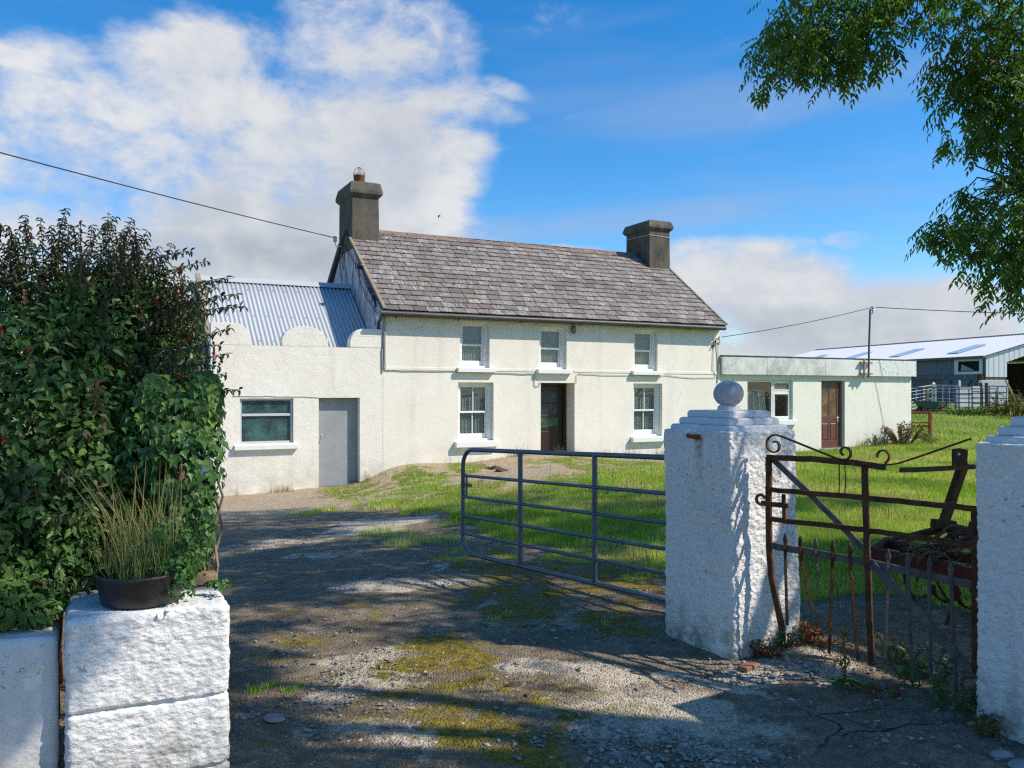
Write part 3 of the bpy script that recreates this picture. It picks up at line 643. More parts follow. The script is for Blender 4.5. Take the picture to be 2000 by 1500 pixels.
def build_gravel():
    n = 150000; Y = 2.9 * (11 / 2.9) ** rng.random(n); X = (rng.random(n) * 1.1 - .48) * Y
    g, mo, so, pa = masks(X, Y)
    zone = np.clip(.10 + .9 * pa + .3 * blobs(X, Y, [(1330, 1450, 230, 90, 1.2), (1500, 1310, 130, 22, 2.2), (980, 1380, 260, 60, .6), (1700, 1400, 120, 50, .7)]), 0, 1) * (1 - .9 * np.clip(g, 0, 1)) * (1 - .55 * mo) * (fbm(X * 5, Y * 5, 91, 3) * 1.3)
    keep = rng.random(n) < zone * .55; keep &= ~(np.hypot(X - 1.46, Y - 5.55) < .40)
    X, Y = X[keep], Y[keep]; k = len(X)
    S = .0036 + .0115 * rng.random(k) ** 3.6
    heap = blobs(X, Y, [(1500, 1310, 110, 20, 1)]); S = S * (1 + .5 * heap)
    P = np.stack([X, Y, ground(X, Y) + S * .2 + .004], 1)
    V, Fc = stones_mesh(P, S, 5)
    o = np_mesh('gravel', [(V, Fc)], M['pebble'], rnd=np.repeat(rng.random(k), 20)); tag(o, kind='stuff')
    spots = [(985, 1306, .042, 'pale flat stone lying at the edge of the sunlit moss patch'), (632, 1338, .020, 'small pale stone in the dirt by the whitewashed roadside pillar'), (848, 1395, .026, 'squarish pale stone among gravel in the middle of the drive'), (556, 1300, .028, 'greyish stone in the shaded gravel nearest the ivy pillar'),
             (1958, 1476, .050, 'white painted stone at the foot of the shaded gate pillar'), (1990, 1497, .075, 'big bluish white stone at the bottom edge beside the shaded gate pillar'),
             (1080, 1232, .028, 'broken flake of concrete on the moss below the tubular gate'), (962, 1162, .05, 'flat pale slab fragment under the free end of the tubular gate'), (535, 1405, .06, 'flat pale slab set in the dirt beside the roadside pillar')]
    for i, (px, py, s_, lab) in enumerate(spots):
        x, y = gpt(px, py); V, Fc = stones_mesh(np.array([(0., 0., 0.)]), np.array([s_]), 30 + i); V[:, 2] *= (.8 if i not in (7, 8) else .3)
        o = np_mesh('stone' if i != 8 else 'slab_stone', [(V, Fc)], M['stone']); o.location = (x, y, gz(x, y) + s_ * .12)
        m = o.modifiers.new('round', 'SUBSURF'); m.levels = 1; m.render_levels = 2
        tag(o, lab, 'stone', 'loose stones in the gateway')
    # clods of dug-up earth by the dwelling and in the drive
    for i, (px, py, s_, lab) in enumerate([(968, 916, .10, 'dark clod of dug earth near the dwelling front'), (980, 921, .11, 'bigger dark clod of dug earth at the bare mound'), (955, 915, .06, 'crumbled clod at the edge of the bare mound'), (1000, 1342, .030, 'brown clod of soil in the mossy middle of the drive'), (1030, 1362, .026, 'second brown clod beside the mossy strip of the drive')]):
        x, y = gpt(px, py); V, Fc = stones_mesh(np.array([(0., 0., 0.), (s_ * .9, s_ * .3, 0), (-s_, .2 * s_, 0)]), np.array([s_, s_ * .6, s_ * .5]), 60 + i)
        o = np_mesh('earth_clod', [(V, Fc)], M['clod']); o.location = (x, y, gz(x, y) + s_ * .15)
        tag(o, lab, 'clod', 'clods of earth')
M['clod'] = m_concrete('earth_clod', (0.06, 0.042, 0.028), (0.14, 0.10, 0.07))
build_gravel()
# a few fallen leaves
for px, py, s_, lab in [(648, 1346, .05, 'curled yellow leaf fallen on the gravel beyond the roadside pillar'), (572, 1455, .06, 'pale yellow leaf lying in the drive close to the bottom edge'), (574, 1400, .045, 'orange brown fallen leaf beside a tuft in the drive'), (1128, 1310, .05, 'pale fallen leaf on the shaded tarmac')]:
    x, y = gpt(px, py); a = random.random() * 6
    V, Fc = leaf_arrays(np.array([(0., 0, 0)]), np.array([(math.cos(a), math.sin(a), .25)]), np.array([(.2, .1, 1.)]), np.array([s_]), np.array([s_ * .6]), OVAL, .6, .3)
    o = np_mesh('fallen_leaf', [(V, Fc)], M['straw'], rnd=[.45, .5]); o.location = (x, y, gz(x, y) + .012)
    m = o.modifiers.new('thick', 'SOLIDIFY'); m.thickness = .002
    tag(o, lab, 'leaf', 'leaves fallen on the drive')
# ------------------------------------------------------------------ buildings
def wall_front(mb, x0, x1, z0, z1, openings, y=0.0, depth=0.5, reveal=0.2):
    """a wall slab with real openings; openings: (x0,x1,z0,z1); front at y, reveals go `reveal` deep"""
    xs = sorted({x0, x1, *[o[0] for o in openings], *[o[1] for o in openings]}); zs = sorted({z0, z1, *[o[2] for o in openings], *[o[3] for o in openings]})
    vid = {}
    def v(x, yy, z):
        k = (round(x, 4), round(yy, 4), round(z, 4))
        if k not in vid: vid[k] = len(mb.v); mb.v.append((x, yy, z))
        return vid[k]
    def q(*p): mb.f.append(tuple(v(*a) for a in p)); mb.r.append(0.5)
    hole = lambda xa, xb, za, zb: any(o[0] <= xa + 1e-5 and xb <= o[1] + 1e-5 and o[2] <= za + 1e-5 and zb <= o[3] + 1e-5 for o in openings)
    for i in range(len(xs) - 1):
        for j in range(len(zs) - 1):
            a, b, c, d = xs[i], xs[i + 1], zs[j], zs[j + 1]
            if not hole(a, b, c, d):
                q((a, y, c), (b, y, c), (b, y, d), (a, y, d)); q((a, y + depth, d), (b, y + depth, d), (b, y + depth, c), (a, y + depth, c))
    yb = y + depth
    for a, b, c, d in openings:
        q((a, y, c), (a, y, d), (a, yb, d), (a, yb, c)); q((b, y, d), (b, y, c), (b, yb, c), (b, yb, d))
        q((a, y, d), (b, y, d), (b, yb, d), (a, yb, d)); q((b, y, c), (a, y, c), (a, yb, c), (b, yb, c))
    q((x0, y, z0), (x0, y, z1), (x0, yb, z1), (x0, yb, z0)); q((x1, y, z1), (x1, y, z0), (x1, yb, z0), (x1, yb, z1)); q((x0, y, z1), (x1, y, z1), (x1, yb, z1), (x0, yb, z1))
    return mb

def frame_mb(mb, x0, x1, z0, z1, w, y0, y1, wb=None, wt=None):
    wb = wb or w; wt = wt or w
    mb.box(x0, x0 + w, y0, y1, z0, z1); mb.box(x1 - w, x1, y0, y1, z0, z1)
    mb.box(x0 + w, x1 - w, y0 + .001, y1 - .001, z0, z0 + wb); mb.box(x0 + w, x1 - w, y0 + .001, y1 - .001, z1 - wt, z1); return mb

def sheet(name, x0, x1, z0, z1, y, mat, parent, folds=7, amp=.02, gather=None):
    n = 60; V = []; Fc = []
    for j in range(9):
        t = j / 8; z = z0 + (z1 - z0) * t
        for i in range(n + 1):
            s = i / n; a, b = x0, x1
            if gather: a, b = gather(t, x0, x1)
            x = a + (b - a) * s
            V.append((x, y + amp * math.sin(s * folds * 6.283 + .6 * math.sin(t * 3)) * (1.1 - .3 * t), z))
    for j in range(8):
        for i in range(n): k = j * (n + 1) + i; Fc.append((k, k + 1, k + n + 2, k + n + 1))
    o = np_mesh(name, [(np.array(V), np.array(Fc))], mat, parent, smooth=True); return o

def sash_window(par, x0, x1, z0, z1, rec=.10, cols=1, label=None, drape=None):
    """vertical sliding sash in a deep box frame; returns the window part with its sub-parts"""
    fw = .085; b = MB(); frame_mb(b, x0 + .004, x1 - .004, z0 + .002, z1 - .003, fw, rec, rec + .16, .05, .07)
    b.box(x1 - fw - .03, x1 - fw, rec + .03, rec + .15, z0 + .05, z1 - .07)
    w = b.build('window', M['trim'], par, bevel=.004)
    if label: w['label'] = label
    zm = (z0 + z1) / 2 - .01; a, c = x0 + fw + .004, x1 - fw - .034
    s = MB(); st = .042
    frame_mb(s, a, c, zm - .02, z1 - .07, st, rec + .045, rec + .08, .045, .05)
    frame_mb(s, a, c, z0 + .05, zm + .02, st, rec + .09, rec + .125, .13, .045)
    if cols == 2:
        xm = (a + c) / 2; s.box(xm - .011, xm + .011, rec + .05, rec + .078, zm + .02, z1 - .12); s.box(xm - .011, xm + .011, rec + .095, rec + .122, z0 + .18, zm - .02)
    s.build('sash', M['trim'], w, bevel=.003)
    for za, zb, yy in ((zm + .024, z1 - .121, rec + .06), (z0 + .181, zm - .026, rec + .105)):
        MB().box(a + st, c - st, yy, yy + .004, za, zb).build('pane', M['glass'], w)
    sheet('curtain', a - .02, c + .02, z0 + .06, z1 - .06, rec + .155, M['lace'], w, 9, .015)
    if drape:
        for sx in drape:
            f = (lambda t, p, q: (p, p + (q - p) * (.20 + .22 * abs(t - .3)))) if sx < 0 else (lambda t, p, q: (q - (q - p) * (.22 + .25 * abs(t - .3)), q))
            sheet('curtain', a - .02, c + .02, z0 + .06, z1 - .06, rec + .14, M['drape'], w, 3, .012, f)
    return w

def sill(par, x0, x1, z0, z1, out=.11, mat='sill', name='sill'):
    b = MB(); b.prism([(-out, z0), (-out, z1 - .012), (-.0, z1), (.10, z1 + .004), (.10, z0), (-.002, z0)], x0, x1, 'x')
    return b.build(name, M[mat], par, bevel=.006)

def slates(x0, x1, y0, z0, y1, z1, rows, w, name, par, slope_in=0.0):
    """overlapping slates on a pitched plane from (y0,z0) eave to (y1,z1) ridge"""
    L = math.hypot(y1 - y0, z1 - z0); d = ((y1 - y0) / L, (z1 - z0) / L); nrm = (-d[1], d[0]); g = L / rows
    if nrm[1] < 0: nrm = (-nrm[0], -nrm[1])
    mb = MB()
    for r_ in range(rows):
        wj = w * random.uniform(.97, 1.03)
        x = x0 - (wj / 2 if r_ % 2 else 0)
        while x < x1 - .02:
            ww = wj * random.uniform(.93, 1.07); a, b = max(x, x0) + .008, min(x + ww, x1) - .008; x += ww
            if b - a < .03: continue
            s0 = r_ * g - .018 + random.uniform(-.008, .008); s1 = (r_ + 1) * g + .05; h0 = .026 + random.uniform(0, .012); h1 = .001
            k = random.uniform(-.004, .004)
            P = lambda xx, s_, h: (xx, y0 + d[0] * s_ + nrm[0] * h, z0 + d[1] * s_ + nrm[1] * h)
            mb.hexa([P(a, s0 + k, h0 - .016), P(b, s0 - k, h0 - .016), P(b, s1, h1 - .006), P(a, s1, h1 - .006), P(a, s0 + k, h0), P(b, s0 - k, h0), P(b, s1, h1), P(a, s1, h1)])
    return mb.build(name, M['slate'], par)

# ---------------- the dwelling
house = thing('farmhouse', hw(0, 0, 0), HANG, 'two storey cream farmhouse with slate roof and a chimney on each gable', 'house')
WIN = [(1.97, 2.78, 2.245, 3.40, 1), (4.20, 5.02, 2.235, 3.345, 1), (7.15, 7.95, 2.225, 3.37, 1), (1.92, 2.89, .425, 1.88, 2), (7.14, 8.11, .415, 1.875, 2)]
DOOR = (4.24, 5.26, -.6, 1.88)
EAVE, RZ, RY = 3.52, 6.03, 3.10
b = MB(); wall_front(b, 0, 10.16, -.9, EAVE, [w[:4] for w in WIN] + [DOOR], 0, .5)
b.build('wall', M['plaster_house'], house)
for q in ((.02, 1.87, 2.17, 2.235), (2.90, 4.06, 2.165, 2.23), (5.24, 7.05, 2.16, 2.225), (8.14, 10.1, 2.15, 2.215)):
    MB().box(q[0], q[1], -.014, .0, q[2], q[3]).build('string_course', M['plaster_house'], house, bevel=.005)
for gx, nm in ((0, 'gable_wall'), (9.76, 'gable_wall')):
    b = MB(); b.prism([(.5, -.9), (.5, 3.62), (3.1, 5.93), (5.7, 3.62), (5.7, -.9)], gx + .001, gx + .399, 'x'); b.prism([(.02, EAVE), (.5, EAVE), (.5, 3.85)], gx + .001, gx + .399, 'x')
    b.build(nm, M['gable'] if gx == 0 else M['plaster_house'], house)
b = MB(); b.box(0, 10.16, 5.7, 6.2, -.9, EAVE); b.build('rear_wall', M['plaster_house'], house)
b = MB(); b.box(.4, 9.76, .5, 5.7, -.5, -.4); b.box(.4, 9.76, .5, 5.7, 2.04, 2.16); b.build('floor', M['dark_room'], house)
b = MB(); b.prism([(-.22, 3.555), (3.1, 6.0), (6.42, 3.555), (6.42, 3.50), (3.1, 5.945), (-.22, 3.50)], -.06, 10.20, 'x')
rf = b.build('roof', M['felt'], house)
slates(-.02, 10.17, -.26, 3.56, 3.10, 6.03, 17, .335, 'slate', rf)
slates(-.02, 10.17, 6.46, 3.56, 3.10, 6.03, 17, .335, 'slate', rf)
b = MB()
x = .80
while x < 9.42:
    l = .45 * random.uniform(.9, 1.1); dz = random.uniform(-.008, .008) - .035 * math.sin((x - .8) / 8.6 * math.pi)
    b.rings([[(xx, 3.1 + dy, 6.035 + dz + hh) for dy, hh in ((-.17, -.085), (-.10, -.01), (-.035, .035), (.035, .035), (.10, -.01), (.17, -.085), (.14, -.10), (0, -.0), (-.14, -.10))] for xx in (x, min(x + l - .012, 9.42))]); x += l
b.build('ridge_tile', M['ridge'], rf, bevel=.006)
for sx in (-.075, 10.165):                                    # mortared verges
    b = MB(); b.bar((sx + .03, -.27, 3.58), (sx + .03, 2.62, 5.705), .075, .05, (0, -.6, .8)); b.bar((sx + .03, 6.47, 3.58), (sx + .03, 3.6, 5.70), .075, .05, (0, .6, .8))
    b.build('verge', M['verge'], rf, bevel=.01)
b = MB(); b.box(-.02, 10.18, -.205, -.18, 3.42, 3.52); b.box(-.02, 10.18, -.18, 0.0, 3.44, 3.455)
b.build('eaves_board', M['gutter'], house)
b = MB(); b.tube([(-.16, -.275, 3.485), (3, -.275, 3.478), (7, -.275, 3.482), (10.14, -.275, 3.470)], .055, 10)
for x in (.3, 1.9, 3.62, 5.4, 7.2, 9.0): b.bar((x, -.28, 3.43), (x, -.02, 3.40), .02, .012)
b.build('gutter', M['gutter'], house, smooth=True)
b = MB(); b.tube([(-.10, -.25, 3.44), (-.09, -.12, 3.36), (-.09, .06, 3.28), (-.09, .06, 2.2)], .045, 10); b.build('downpipe', M['gutter'], house, smooth=True)
b = MB(); b.tube([(.03, -.03, 3.42), (.03, -.03, 2.30)], .028, 8); b.box(-.0, .06, -.05, 0, 2.2, 2.32); b.build('conduit', M['pipe_grey'], house, smooth=True)
def sag(p, q, n, dz, jit=0):
    return [Vector(p).lerp(Vector(q), i / n) + Vector((0, 0, -dz * 4 * (i / n) * (1 - i / n) + random.uniform(-jit, jit))) for i in range(n + 1)]
for pts, r_ in ((sag((.02, -.022, 2.17), (1.85, -.022, 2.165), 12, .015, .006) + sag((1.86, -.022, 2.12), (2.95, -.022, 2.12), 6, .0, .004) + sag((2.96, -.022, 2.13), (4.02, -.022, 2.115), 8, .01, .006), .011),
                ([(4.03, -.022, 2.115), (4.06, -.022, 2.0), (4.04, -.022, 1.85), (4.11, -.024, 1.78), (4.2, -.022, 1.82), (4.21, -.022, 1.90)], .010),
                ([(5.30, -.022, 1.88), (5.30, -.022, 2.08), (5.36, -.022, 2.13)] + sag((5.40, -.022, 2.13), (7.05, -.022, 2.10), 10, .012, .006) + sag((7.1, -.022, 2.085), (8.1, -.022, 2.085), 4, 0, .003) + sag((8.14, -.022, 2.12), (10.0, -.022, 2.05), 10, .03, .006), .008),
                ([(10.02, -.022, 2.08), (9.9, -.022, 2.3), (9.92, -.022, 2.9), (10.02, -.03, 3.14)], .009), ([(10.08, -.022, 1.9), (10.09, -.022, 2.6), (10.06, -.05, 3.16)], .014)):
    b = MB(); b.tube(pts, r_, 6); b.build('cable', M['cable'], house, smooth=True)
b = MB(); b.bar((10.06, 0, 3.2), (10.02, -.12, 3.16), .03, .03); b.lathe([(.02, 0), (.045, .02), (.03, .06), (.05, .08), (.045, .11), (.01, .12)], (10.05, -.13, 3.13), 12); b.build('insulator', M['porcelain'], house, smooth=True)
b = MB(); b.tube([(10.0, -.02, 3.13), (9.96, -.06, 3.06), (10.04, -.1, 3.03), (10.1, -.1, 3.12)], .014, 6); b.tube([(9.94, -.01, 3.0), (9.86, -.06, 2.93)], .02, 6); b.build('cable_gland', M['wire'], house, smooth=True)
b = MB(); b.lathe([(.0, 0), (.05, .0), (.055, .02), (.05, .05)], (5.19, -.07, 3.34), 12); b.tube([(5.19, 0, 3.36), (5.19, -.07, 3.37)], .025, 8)
lamp = b.build('wall_lamp', M['gutter'], house, smooth=True)
b = MB(); b.lathe([(.045, 0), (.06, -.05), (.058, -.11), (.035, -.16), (.0, -.17)], (5.19, -.07, 3.34), 14); b.build('lamp_globe', m_plain('lamp_glass', (.22, .22, .22), .15, .6), lamp, smooth=True)
b = MB()
for k in range(6):
    a = k * 1.047; b.tube([(5.19 + .062 * math.cos(a), -.07 + .062 * math.sin(a), 3.33), (5.19 + .066 * math.cos(a), -.07 + .066 * math.sin(a), 3.24), (5.19 + .02 * math.cos(a), -.07 + .02 * math.sin(a), 3.16)], .005, 5)
b.build('lamp_cage', M['gutter'], lamp)
wl = ['upstairs sash window nearest the annex', 'upstairs sash window above the front door', 'upstairs sash window nearest the flat roofed extension', 'four pane ground floor sash window nearest the annex', 'four pane ground floor sash window with tied back drapes']
for k, (x0, x1, z0, z1, cols) in enumerate(WIN):
    w = sash_window(house, x0, x1, z0, z1, .085 if k < 3 else .105, cols, wl[k], [None, None, None, (1,), (-1, 1)][k])
    if k < 3: sill(w, x0 - .09, x1 + .12, z0 - .115, z0 + .0, .13, 'trim')
    else: sill(w, x0 - .10, x1 + .10, z0 - .145, z0 + .0, .14, 'trim')
# front door, set deep in the wall
dx0, dx1, dy = 4.24, 5.26, .46
b = MB(); frame_mb(b, dx0 + .002, dx1 - .03, -.3, 1.875, .07, dy - .06, dy + .03); b.box(dx0 + .072, dx1 - .10, dy - .01, dy + .035, -.18, .72); b.box(dx0 + .072, dx0 + .20, dy - .01, dy + .035, .72, 1.80); b.box(dx1 - .24, dx1 - .10, dy - .01, dy + .035, .72, 1.80)
b.box(dx0 + .20, dx1 - .24, dy - .01, dy + .035, 1.66, 1.80)
for z in (.97, 1.32): b.box(dx0 + .20, dx1 - .24, dy - .006, dy + .03, z, z + .045)
b.box(dx0 + .16, dx1 - .2, dy - .018, dy - .008, .1, .6)
fd = b.build('front_door', M['door_brown'], house, bevel=.006)
for i, (za, zb) in enumerate(((.72, .97), (1.015, 1.32), (1.365, 1.66))):
    p = MB().box(dx0 + .2, dx1 - .24, dy + .01, dy + .014, za, zb).build('pane', M['green_pane'] if i == 0 else M['dark_pane'], fd)
b = MB(); b.box(4.2, 5.3, .0, .6, -.6, -.03); b.build('door_step', m_concrete('door_step', (.2, .19, .17), (.36, .34, .31)), house)
# chimneys
def chimney(x0, x1, y0, y1, zb, zc, ztop, pot):
    b = MB(); b.rect_rings([(x0 - .006, x1 + .006, y0 - .01, y1, zb), (x0, x1, y0, y1, zb + 1.0), (x0 + .005, x1 - .005, y0 + .005, y1 - .005, zc + .01)])
    c = b.build('chimney', M['chimney'], house, bevel=.012)
    f = .085; b = MB(); b.rect_rings([(x0 - .015, x1 + .015, y0 - .015, y1 + .015, zc - .03), (x0 - f, x1 + f, y0 - f, y1 + f, zc + .05), (x0 - f, x1 + f, y0 - f, y1 + f, zc + .09 + .1 * (ztop - zc)), (x0 - .03, x1 + .03, y0 - .03, y1 + .03, ztop - .03), (x0 + .05, x1 - .05, y0 + .05, y1 - .05, ztop)])
    b.build('chimney_cap', M['cap'], c, bevel=.012)
    if pot:
        px, py = (x0 + x1) / 2, (y0 + y1) / 2 - .05; b = MB(); b.lathe([(.15, -.02), (.15, .26), (.158, .27), (.158, .31), (.125, .31), (.12, .05)], (px, py, ztop - .02), 20); b.build('chimney_pot', M['rust_bright'], c, smooth=True)
        b = MB()
        for a0 in (0, 1.57):
            b.tube([(px + .15 * math.cos(t) * math.cos(a0), py + .15 * math.cos(t) * math.sin(a0), ztop + .33 + .20 * math.sin(t) - .02) for t in [i * math.pi / 14 for i in range(15)]], .007, 5)
        b.tube([(px + .157 * math.cos(t), py + .157 * math.sin(t), ztop + .32) for t in [i * 6.283 / 20 for i in range(21)]], .007, 5)
        b.tube([(px, py, ztop + .2), (px, py, ztop + .52)], .006, 5)
        b.build('pot_guard', M['wire'], c)
    return c
chimney(.0, .735, 2.58, 3.85, 5.4, 6.84, 7.22, True)
c2 = chimney(9.40, 10.18, 2.35, 3.62, 5.2, 6.72, 7.02, False)
b = MB(); z = 6.55; b.tube([(9.39, 3.63, z + .02), (9.39, 2.34, z - .02), (10.19, 2.34, z - .05), (10.19, 3.63, z)], .012, 6); b.build('strap', M['cable'], c2)
# gable fittings: insulator, loops of wire, flood light
b = MB(); b.tube([(-.0, 3.55, 5.62), (-.16, 3.55, 5.60), (-.2, 3.55, 5.72)], .015, 6); b.lathe([(.02, 0), (.06, .02), (.045, .08), (.06, .1), (.05, .15), (.012, .17)], (-.2, 3.55, 5.72), 12); b.build('insulator', M['porcelain'], house, smooth=True)
b = MB()
for r0, dz in ((.20, 0), (.10, -.16)):
    b.tube([(-.05, 3.45 + r0 * math.sin(t) * 1.2, 5.52 + dz - r0 * math.cos(t)) for t in [i * .45 - 2.4 for i in range(12)]], .012, 5)
b.tube([(-.04, 3.2, 5.6), (-.03, 1.6, 4.55), (-.03, .4, 3.7)], .010, 5); b.tube([(-.03, 2.2, 4.9), (-.05, 1.2, 4.0), (-.03, .15, 3.4)], .009, 5)
b.build('gable_wire', M['wire'], house)
b = MB(); b.tube([(.0, 1.55, 4.72), (-.13, 1.50, 4.76)], .02, 6); b.lathe([(.0, 0), (.06, .01), (.085, .10), (.08, .14), (.0, .145)], (-.22, 1.46, 4.80), 12, 'x'); b.build('flood_light', M['black'], house, smooth=True)

# ---------------- annex with the curved battlements
annex = thing('annex', hw(0, 0, 0), HANG, 'low whitewashed annex with curved battlements and corrugated metal roof', 'building')
AW = (-3.25, -2.09, .51, 1.50); AD = (-1.52, -.56, -.9, 1.51)
b = MB(); wall_front(b, -3.85, -.004, -1.1, 2.67, [AW, AD], 0.004, .24)
b.build('wall', M['plaster_annex'], annex)
def arc(cx, cz, rx, rz, a0, a1, n=8): return [(cx + rx * math.cos(R(a0 + (a1 - a0) * i / n)), cz + rz * math.sin(R(a0 + (a1 - a0) * i / n))) for i in range(n + 1)]
for poly in ([(-3.85, 2.67)] + [(-3.0, 2.67), (-3.0, 2.74)] + arc(-3.38, 2.74, .37, .41, 0, 90) + [(-3.85, 3.15)],
             [(-2.34, 2.67), (-1.31, 2.67), (-1.31, 2.86)] + arc(-1.84, 2.80, .50, .335, 12, 168) + [(-2.34, 2.87)],
             [(-.80, 2.67), (-.004, 2.67), (-.004, 3.12)] + arc(-.45, 2.76, .35, .36, 90, 180)):
    b = MB(); b.prism(poly, .0, .242, 'y'); b.build('battlement', M['plaster_annex'], annex, bevel=.02, seg=3)
b = MB(); b.prism([(.25, -1.1), (.25, 2.35), (2.9, 4.38), (5.6, 2.35), (5.6, -1.1)], -3.85, -3.6, 'x'); b.build('side_wall', M['plaster_annex'], annex)
b = MB(); b.box(-3.86, -3.85 + .001, 1.95, 2.65, 1.1, 1.95); b.build('side_window', M['wood'], annex)
b = MB(); b.bar((-3.80, .1, 2.42), (-3.80, 2.86, 4.545), .12, .05, (0, -.6, .8)); b.build('verge', M['verge'], annex, bevel=.01)
b = MB(); b.bar((-3.90, .35, 2.28), (-3.90, 2.86, 4.20), .03, .30, (0, -.6, .8)); b.build('barge_board', M['timber_grey'], annex, bevel=.004)
b = MB(); b.box(-3.6, .0, 5.4, 5.6, -1.1, 2.3); b.build('rear_wall', M['plaster_annex'], annex)
# corrugated sheets, wave and laps modelled
def corrugated(x0, x1, y0, z0, y1, z1, pitch, amp, rows=3):
    n = int((x1 - x0) / pitch * 8); V = []; Fc = []
    L = math.hypot(y1 - y0, z1 - z0); nr = (-(z1 - z0) / L, (y1 - y0) / L)
    for j in range(rows + 1):
        t = j / rows
        for i in range(n + 1):
            x = x0 + (x1 - x0) * i / n; h = amp * math.sin(i / 8 * 6.283) + .004 * math.sin(i * .05 + j)
            V.append((x, y0 + (y1 - y0) * t + nr[0] * h, z0 + (z1 - z0) * t + nr[1] * h))
    for j in range(rows):
        for i in range(n): k = j * (n + 1) + i; Fc.append((k, k + 1, k + n + 2, k + n + 1))
    return np.array(V), np.array(Fc)
A_, B_ = corrugated(-3.76, -.012, .26, 2.40, 2.85, 4.47, .102, .017), corrugated(-3.76, -.012, 5.75, 2.20, 2.87, 4.47, .102, .017)
b = MB()
for m_ in (.75, 1.55, 2.45):
    z_ = 2.40 + (m_ - .26) / 2.59 * 2.07
    for k in range(12):
        x_ = -3.60 + .306 * k; MB().lathe([(.016, .012), (.014, .026), (0, .03)], (x_, m_ - .01, z_ + .008), 6).build('roof_screw', M['galv_dark'], annex)
cr = np_mesh('corrugated_roof', [A_, B_], M['corr'], annex, smooth=True)
m = cr.modifiers.new('thick', 'SOLIDIFY'); m.thickness = .004
b = MB(); b.rings([[(x, 2.86 + dy, 4.47 + dz) for dy, dz in ((-.19, -.10), (-.16, -.085), (0, .045), (.16, -.085), (.19, -.10), (0, .035))] for x in (-3.78, -1.6, -.01)]); b.build('ridge_flashing', M['corr'], cr)
w0 = AW; rec = .07
b = MB(); frame_mb(b, w0[0] + .004, w0[1] - .004, w0[2] + .002, w0[3] - .003, .045, rec, rec + .07, .04, .04); zt = w0[2] + .60; b.box(w0[0] + .05, w0[1] - .05, rec - .008, rec + .068, zt, zt + .055)
aw = b.build('window', M['alu'], annex, bevel=.004)
MB().box(w0[0] + .05, w0[1] - .05, rec + .035, rec + .045, w0[2] + .043, zt).build('pane', M['pattern'], aw); MB().box(w0[0] + .05, w0[1] - .05, rec + .03, rec + .04, zt + .056, w0[3] - .044).build('pane', M['pattern'], aw)
sill(aw, -3.37, -1.99, .375, .485, .10, 'sill')
b = MB(); b.box(AD[0] + .004, AD[1] - .004, .215, .26, -.56, 1.505); b.box(AD[0] + .03, AD[1] - .02, .205, .216, -.53, 1.48)
ad = b.build('door', M['door_grey'], annex, bevel=.006)
b = MB(); b.box(-1.50, -1.40, .19, .205, .58, .60); b.box(-1.42, -1.38, .18, .205, .62, .66); b.tube([(-1.47, .20, .55), (-1.43, .18, .50), (-1.41, .2, .56)], .008, 5); b.build('latch', M['galv_light'], ad)
for pts, r_ in ((sag((-3.4, -.006, 1.555), (-1.52, -.006, 1.52), 10, -.01, .006), .007), ([(-.02, -.02, 2.66), (-.015, -.02, 2.1)], .016)): b = MB(); b.tube(pts, r_, 5); b.build('cable', M['cable'], annex)

# ---------------- flat roofed extension
ext = thing('flat_roof_extension', hw(0, 0, 0), HANG, 'single storey pale green extension with flat roof and metal fascia', 'building')
EW = (11.25, 13.07, .79, 1.995); ED = (14.27, 15.30, -.14, 1.995); ey = .03
b = MB(); wall_front(b, 10.17, 18.42, -.8, 2.17, [EW, ED], ey, .3); b.box(18.12, 18.42, .33, 5.0, -.8, 2.17); b.box(10.17, 18.12, 4.7, 5.0, -.8, 2.17)
b.build('wall', M['plaster_ext'], ext)
b = MB(); b.box(10.17, 18.1, .34, 4.7, -.3, -.2); b.build('floor', M['dark_room'], ext)
b = MB(); b.box(10.17, 18.56, -.12, 5.1, 2.675, 2.715); b.build('roof', M['felt'], ext, bevel=.01)
xs = [10.185, 11.9, 13.1, 14.3, 15.5, 16.75, 18.50]
b = MB()
for i in range(6): b.box(xs[i] + .002, xs[i + 1] - .004, -.105 - .004 * (i % 2), -.075, 2.155, 2.672)
b.box(10.19, 18.44, -.075, .03, 2.172, 2.19); b.box(18.44, 18.51, -.07, 5.0, 2.16, 2.67); b.box(10.165, 10.183, -.10, .0, 2.165, 2.67)
b.build('fascia', M['fascia'], ext)
b = MB(); rec = ey + .09; frame_mb(b, EW[0] + .004, EW[1] - .004, EW[2] + .002, EW[3] - .003, .05, rec, rec + .07); xm = 12.28; b.box(xm, xm + .06, rec + .002, rec + .068, EW[2] + .05, EW[3] - .05)
zc = EW[2] + .84; b.box(xm + .06, EW[1] - .05, rec + .003, rec + .067, zc, zc + .045); frame_mb(b, xm + .065, EW[1] - .055, EW[2] + .055, zc - .004, .055, rec - .012, rec + .05); frame_mb(b, xm + .065, EW[1] - .055, zc + .05, EW[3] - .055, .035, rec - .012, rec + .05)
ew = b.build('window', M['trim'], ext, bevel=.004)
MB().box(EW[0] + .054, xm, rec + .03, rec + .035, EW[2] + .052, EW[3] - .053).build('pane', M['glass'], ew)
MB().box(xm + .12, EW[1] - .11, rec + .02, rec + .025, EW[2] + .11, zc - .06).build('pane', M['glass'], ew); MB().box(xm + .1, EW[1] - .09, rec + .02, rec + .025, zc + .085, EW[3] - .09).build('pane', M['glass'], ew)
sheet('curtain', EW[0] + .05, xm, EW[2] + .05, EW[3] - .28, rec + .16, M['drape'], ew, 4, .05, lambda t, a, c: (a + .02, c - .05 - .15 * max(0, t - .35)))
